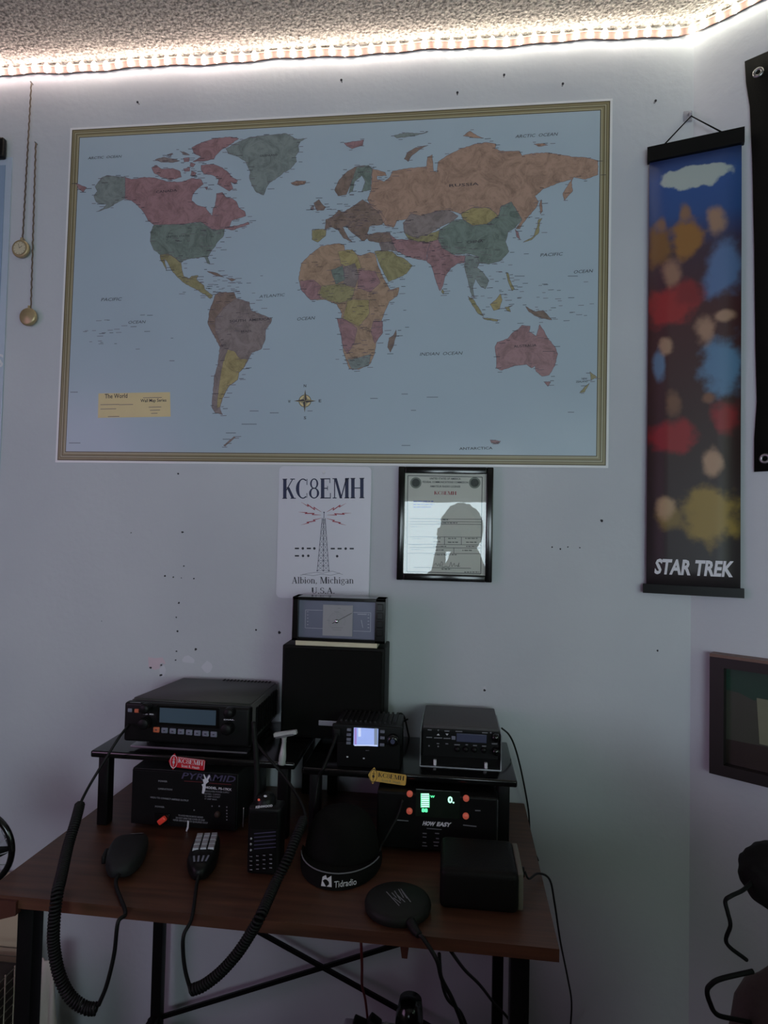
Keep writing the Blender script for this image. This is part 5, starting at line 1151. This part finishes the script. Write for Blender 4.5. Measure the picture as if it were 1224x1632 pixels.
q.add(vs, fs, 'cloth', True); o = q.build('hanging_cloth', origin=V((xw0+xw1)/2, -.12, 0)); md = o.modifiers.new('thickness', 'SOLIDIFY'); md.thickness = .004
tag(o, 'off-white cloth hanging down behind the front left desk leg', 'cloth')

# ================================================================== LOWER RIGHT: heap of dark clothing with cords
hp = thing('coat_heap', 'dark brown coat piled on a stand in the lower right corner', 'coat', (.78, -.62, 0))
def blob(q, c, r, m, amp, seed, z0=None):
    b = bmesh.new(); bmesh.ops.create_icosphere(b, subdivisions=5, radius=1); rnd = random.Random(seed); ph = [rnd.uniform(0, 6) for _ in range(8)]
    for v in b.verts:
        n_ = v.co.normalized(); f_ = 1+amp*(math.sin(n_.x*5+ph[0])*math.sin(n_.z*4+ph[1])+.6*math.sin(n_.y*9+n_.z*7+ph[2])+.35*math.sin(n_.x*15+n_.z*11+ph[3])+.2*math.sin(n_.z*25+n_.x*9+ph[4]))
        v.co = Vector(c)+Vector((n_.x*r[0], n_.y*r[1], n_.z*r[2]))*f_
        if z0 is not None and v.co.z < z0: v.co.z = z0
    q.bm(b, m, True)
yq = -.62
ct_ = W(1222, 1500, yq)
def hw(px, py): return W(px, py, yq)
cA = W(1252, 1560, yq); q = MB(); blob(q, V(cA.x+.085, yq, .45), (.168, .15, .47), 'coat', .06, 3, 0.0); q.build('coat_cloth', hp)
cH = W(1238, 1398, yq); q = MB(); blob(q, V(cH.x, yq, cH.z), (.038, .045, .036), 'blackcloth', .03, 8); q.build('hood', hp)
q = MB(); q.tube([W(1202, 1402, yq-.01), W(1185, 1418, yq-.03), W(1165, 1428, yq-.05), W(1156, 1436, yq-.05), W(1160, 1455, yq-.05), W(1164, 1475, yq-.045), W(1158, 1503, yq-.03), W(1190, 1530, yq-.02)], .0022, 'matte', 8); q.build('strap', hp)
q = MB(); q.tube([W(1200, 1548, yq-.04), W(1149, 1560, yq-.05), W(1132, 1570, yq-.05), W(1127, 1580, yq-.05), W(1131, 1597, yq-.045), W(1143, 1617, yq-.03), W(1175, 1625, yq-.02), W(1210, 1632, yq)], .0026, 'matte', 8); q.build('strap', hp)

# ================================================================== THE PHOTOGRAPHER, behind the camera (seen as a reflection in the certificate glass)
M['skin'] = mat('skin', (188, 142, 120), .55, noise=.06); M['shirt'] = mat('dark_shirt', (44, 46, 56), .9, noise=.15); M['jeans'] = mat('blue_jeans', (52, 62, 88), .9, noise=.15); M['hair'] = mat('brown_hair', (54, 42, 34), .7, noise=.3, scale=80, bump=.5, bscale=300)
HY = -1.70; HX = .05; SEAT = .57
pe = thing('person', 'seated person in dark shirt holding a phone, mirrored in the certificate glass', 'person', (HX, HY-.02, 0))
def skin_mesh(name, vr, edges, m, parent, sub=2, root=0):
    me = bpy.data.meshes.new(name); o = bpy.data.objects.new(name, me); COL.objects.link(o)
    L = root_loc(parent); me.from_pydata([Vector(v[0])-L for v in vr], edges, []); o.parent = parent
    sk = o.modifiers.new('skin', 'SKIN'); 
    if not me.skin_vertices: me.attributes
    for i, v in enumerate(vr):
        d = me.skin_vertices[0].data[i]; d.radius = (v[1], v[2] if len(v) > 2 else v[1]); d.use_root = (i == root)
    sk.use_smooth_shade = True; ss = o.modifiers.new('sub', 'SUBSURF'); ss.levels = sub; ss.render_levels = sub
    dg_ = bpy.context.evaluated_depsgraph_get(); bpy.context.view_layer.update(); ev = o.evaluated_get(bpy.context.evaluated_depsgraph_get())
    nm = bpy.data.meshes.new_from_object(ev); o.modifiers.clear(); o.data = nm; nm.materials.clear(); nm.materials.append(m); bpy.data.meshes.remove(me)
    nm.polygons.foreach_set('use_smooth', [True]*len(nm.polygons)); return o
z = SEAT
ph_ = V(0.004, -1.43, 1.318)                       # where the phone is held
vr = [(V(HX, HY-.06, z+.09), .13, .10), (V(HX, HY-.05, z+.28), .13, .09), (V(HX, HY-.045, z+.44), .15, .10), (V(HX, HY-.04, z+.555), .085, .07), (V(HX, HY-.03, z+.62), .06), (V(HX, HY-.02, z+.69), .06)]
ed = [(0, 1), (1, 2), (2, 3), (3, 4), (4, 5)]
for s_ in (-1, 1):
    k = len(vr)
    vr += [(V(HX+s_*.17, HY-.045, z+.51), .058), (V(HX+s_*.215, HY+.03, z+.27), .05), (V(HX+s_*.12, HY+.13, z+.48), .042), (V(HX+s_*.075-.02, HY+.225, ph_.z-.075), .024), (V(HX*.3+s_*.062, HY+.25, ph_.z-.03), .028, .016)]
    ed += [(3, k), (k, k+1), (k+1, k+2), (k+2, k+3), (k+3, k+4)]
    k2 = len(vr)
    vr += [(V(HX+s_*.10, HY-.03, z+.05), .095), (V(HX+s_*.15, HY+.37, z+.05-.02), .062), (V(HX+s_*.16, HY+.40, z-.24), .052), (V(HX+s_*.16, HY+.42, .075), .036), (V(HX+s_*.17, HY+.54, .035), .036, .025)]
    ed += [(0, k2), (k2, k2+1), (k2+1, k2+2), (k2+2, k2+3), (k2+3, k2+4)]
body = skin_mesh('body', vr, ed, M['skin'], pe)
# clothing colours by region on the single continuous body mesh
body.data.materials.append(M['shirt']); body.data.materials.append(M['jeans']); body.data.materials.append(M['matte'])
Lb = root_loc(pe)
for p in body.data.polygons:
    w_ = p.center+Lb
    if w_.z < .07: p.material_index = 3
    elif w_.z < SEAT+.12: p.material_index = 2
    elif w_.z < SEAT+.60 and w_.y < HY+.14: p.material_index = 1
# head: shaped sphere with brow, nose, chin
b = bmesh.new(); bmesh.ops.create_uvsphere(b, u_segments=40, v_segments=28, radius=1); hc = V(HX, HY, 1.335)
for v in b.verts:
    x, y, zz = v.co; w = .078*(1-.22*max(0, -zz)); q_ = V(x*w, y*.098, zz*.118)
    if y > 0:
        g = lambda cx, cz, sx, sz: math.exp(-((x-cx)/sx)**2-((zz-cz)/sz)**2)
        q_.y += .024*g(0, -.12, .14, .16)+.008*g(0, .1, .10, .2)-.012*g(.36, .08, .2, .12)-.012*g(-.36, .08, .2, .12)+.008*g(0, -.45, .3, .10)-.006*g(0, -.38, .3, .04)+.010*g(0, -.82, .3, .2)+.006*g(0, .25, .6, .1)
    v.co = hc+q_
q = MB(); q.bm(b, 'skin', True)
for s_ in (-1, 1):
    q.lathe(hc+V(s_*.076, -.004, .0), (s_, .3, 0), [(.0001, -.004), (.013, 0), (.020, .006), (.013, .010), (.0001, .008)], 'skin', 16)
head = q.build('head', pe)
for s_ in (-1, 1):
    q = MB(); q.lathe(hc+V(s_*.029, .082, .010), (0, 1, 0), [(.0001, .012), (.007, .010), (.012, .003), (.012, -.004)], 'white', 16); q.disc(hc+V(s_*.029, .0945, .010), .005, .005, 'navy', 14); q.build('eye', pe)
q = MB(); q.tube([hc+V(-.024, .094, -.050), hc+V(0, .102, -.047), hc+V(.024, .094, -.050)], .004, 'redprint', 8); q.build('lips', pe)
b = bmesh.new(); bmesh.ops.create_uvsphere(b, u_segments=40, v_segments=28, radius=1)
for v in b.verts:
    x, y, zz = v.co; q_ = V(x*.106, y*.112-.014, zz*.128+.012)
    if y > .1: q_.y -= .05*(y-.1)+ (0.06 if zz < .45 else 0)*y
    if y > .45 and zz < .45: q_.y = min(q_.y, .02)
    q_ *= 1+.03*math.sin(x*22)*math.sin(zz*9)
    v.co = hc+q_
q = MB(); q.bm(b, 'hair', True); q.build('hair', pe)
# fingers closing on the phone's long sides
for s_ in (-1, 1):
    for k in range(4):
        zf = ph_.z-.030+k*.0175; base = V(ph_.x+s_*.052, HY+.250, zf-.012); L_ = (.020, .024, .025, .021)[k]
        q = MB(); q.tube([base, V(ph_.x+s_*.058, ph_.y-.004, zf), V(ph_.x+s_*.050, ph_.y+.010, zf+.002), V(ph_.x+s_*(.050-L_*.5), ph_.y+.0115, zf+.004)], [.0085, .0062], 'skin', 10); q.build('finger', pe)
    q = MB(); q.tube([V(ph_.x+s_*.060, HY+.245, ph_.z-.045), V(ph_.x+s_*.048, ph_.y-.016, ph_.z-.035), V(ph_.x+s_*.030, ph_.y-.014, ph_.z-.018)], [.011, .0078], 'skin', 10); q.build('thumb', pe)
ph = thing('phone', 'dark phone held upright by the person, mirrored in the certificate glass', 'phone', ph_+V(0, 0, -.072))
MB().box(ph_+V(-.038, -.004, -.072), ph_+V(.038, .004, .024), 'gloss', .0035, 3).build('phone_body', ph)
ac = thing('armchair', 'dark upholstered armchair added behind the viewpoint to seat the person and shade the low wall', 'armchair', (HX, HY-.1, 0))  # invented seat, out of view; its back also holds off low light
yb_ = HY-.20
MB().box((HX-.30, yb_, .14), (HX+.30, HY+.28, SEAT-.09), 'blackcloth', .03, 4).build('seat_base', ac)
MB().box((HX-.29, yb_+.02, SEAT-.09), (HX+.29, HY+.30, SEAT-.055), 'blackcloth', .016, 4).build('seat_cushion', ac)
MB().box((HX-.34, yb_-.14, .14), (HX+.34, yb_, .88), 'blackcloth', .045, 4).build('backrest', ac)
for s_ in (-1, 1):
    x_ = HX+s_*.35; MB().box((x_-.05, yb_-.05, .14), (x_+.05, HY+.26, .66), 'blackcloth', .03, 4).build('armrest', ac)
    for yy_ in (yb_-.08, HY+.20): MB().cyl((x_, yy_, 0), (x_, yy_, .142), .018, 'wood_edge', n=16).build('leg', ac)

bc = thing('occluder', 'added, unseen wooden cupboard standing before the armchair, below the view', 'occluder', (.42, -1.04, 0))  # added out of view to shade the lower right wall
MB().box((.00, -1.14, .05), (.72, -.955, .90), 'wood_edge', .004).build('body', bc)
MB().box((-.01, -1.15, .90), (.73, -.945, .92), 'wood', .004).build('top', bc)
for k in range(2):
    d_ = MB().box((.015+k*.355, -.957, .09), (.35+k*.355, -.94, .88), 'wood', .003).build('door', bc)
    MB().lathe(V(.325+k*.07, -.941, .5), (0, 1, 0), [(.006, 0), (.006, .012), (.012, .018), (.010, .026), (.0001, .028)], 'brass', 18).build('knob', d_)
MB().box((.01, -1.13, 0), (.71, -.96, .05), 'black').build('plinth', bc)
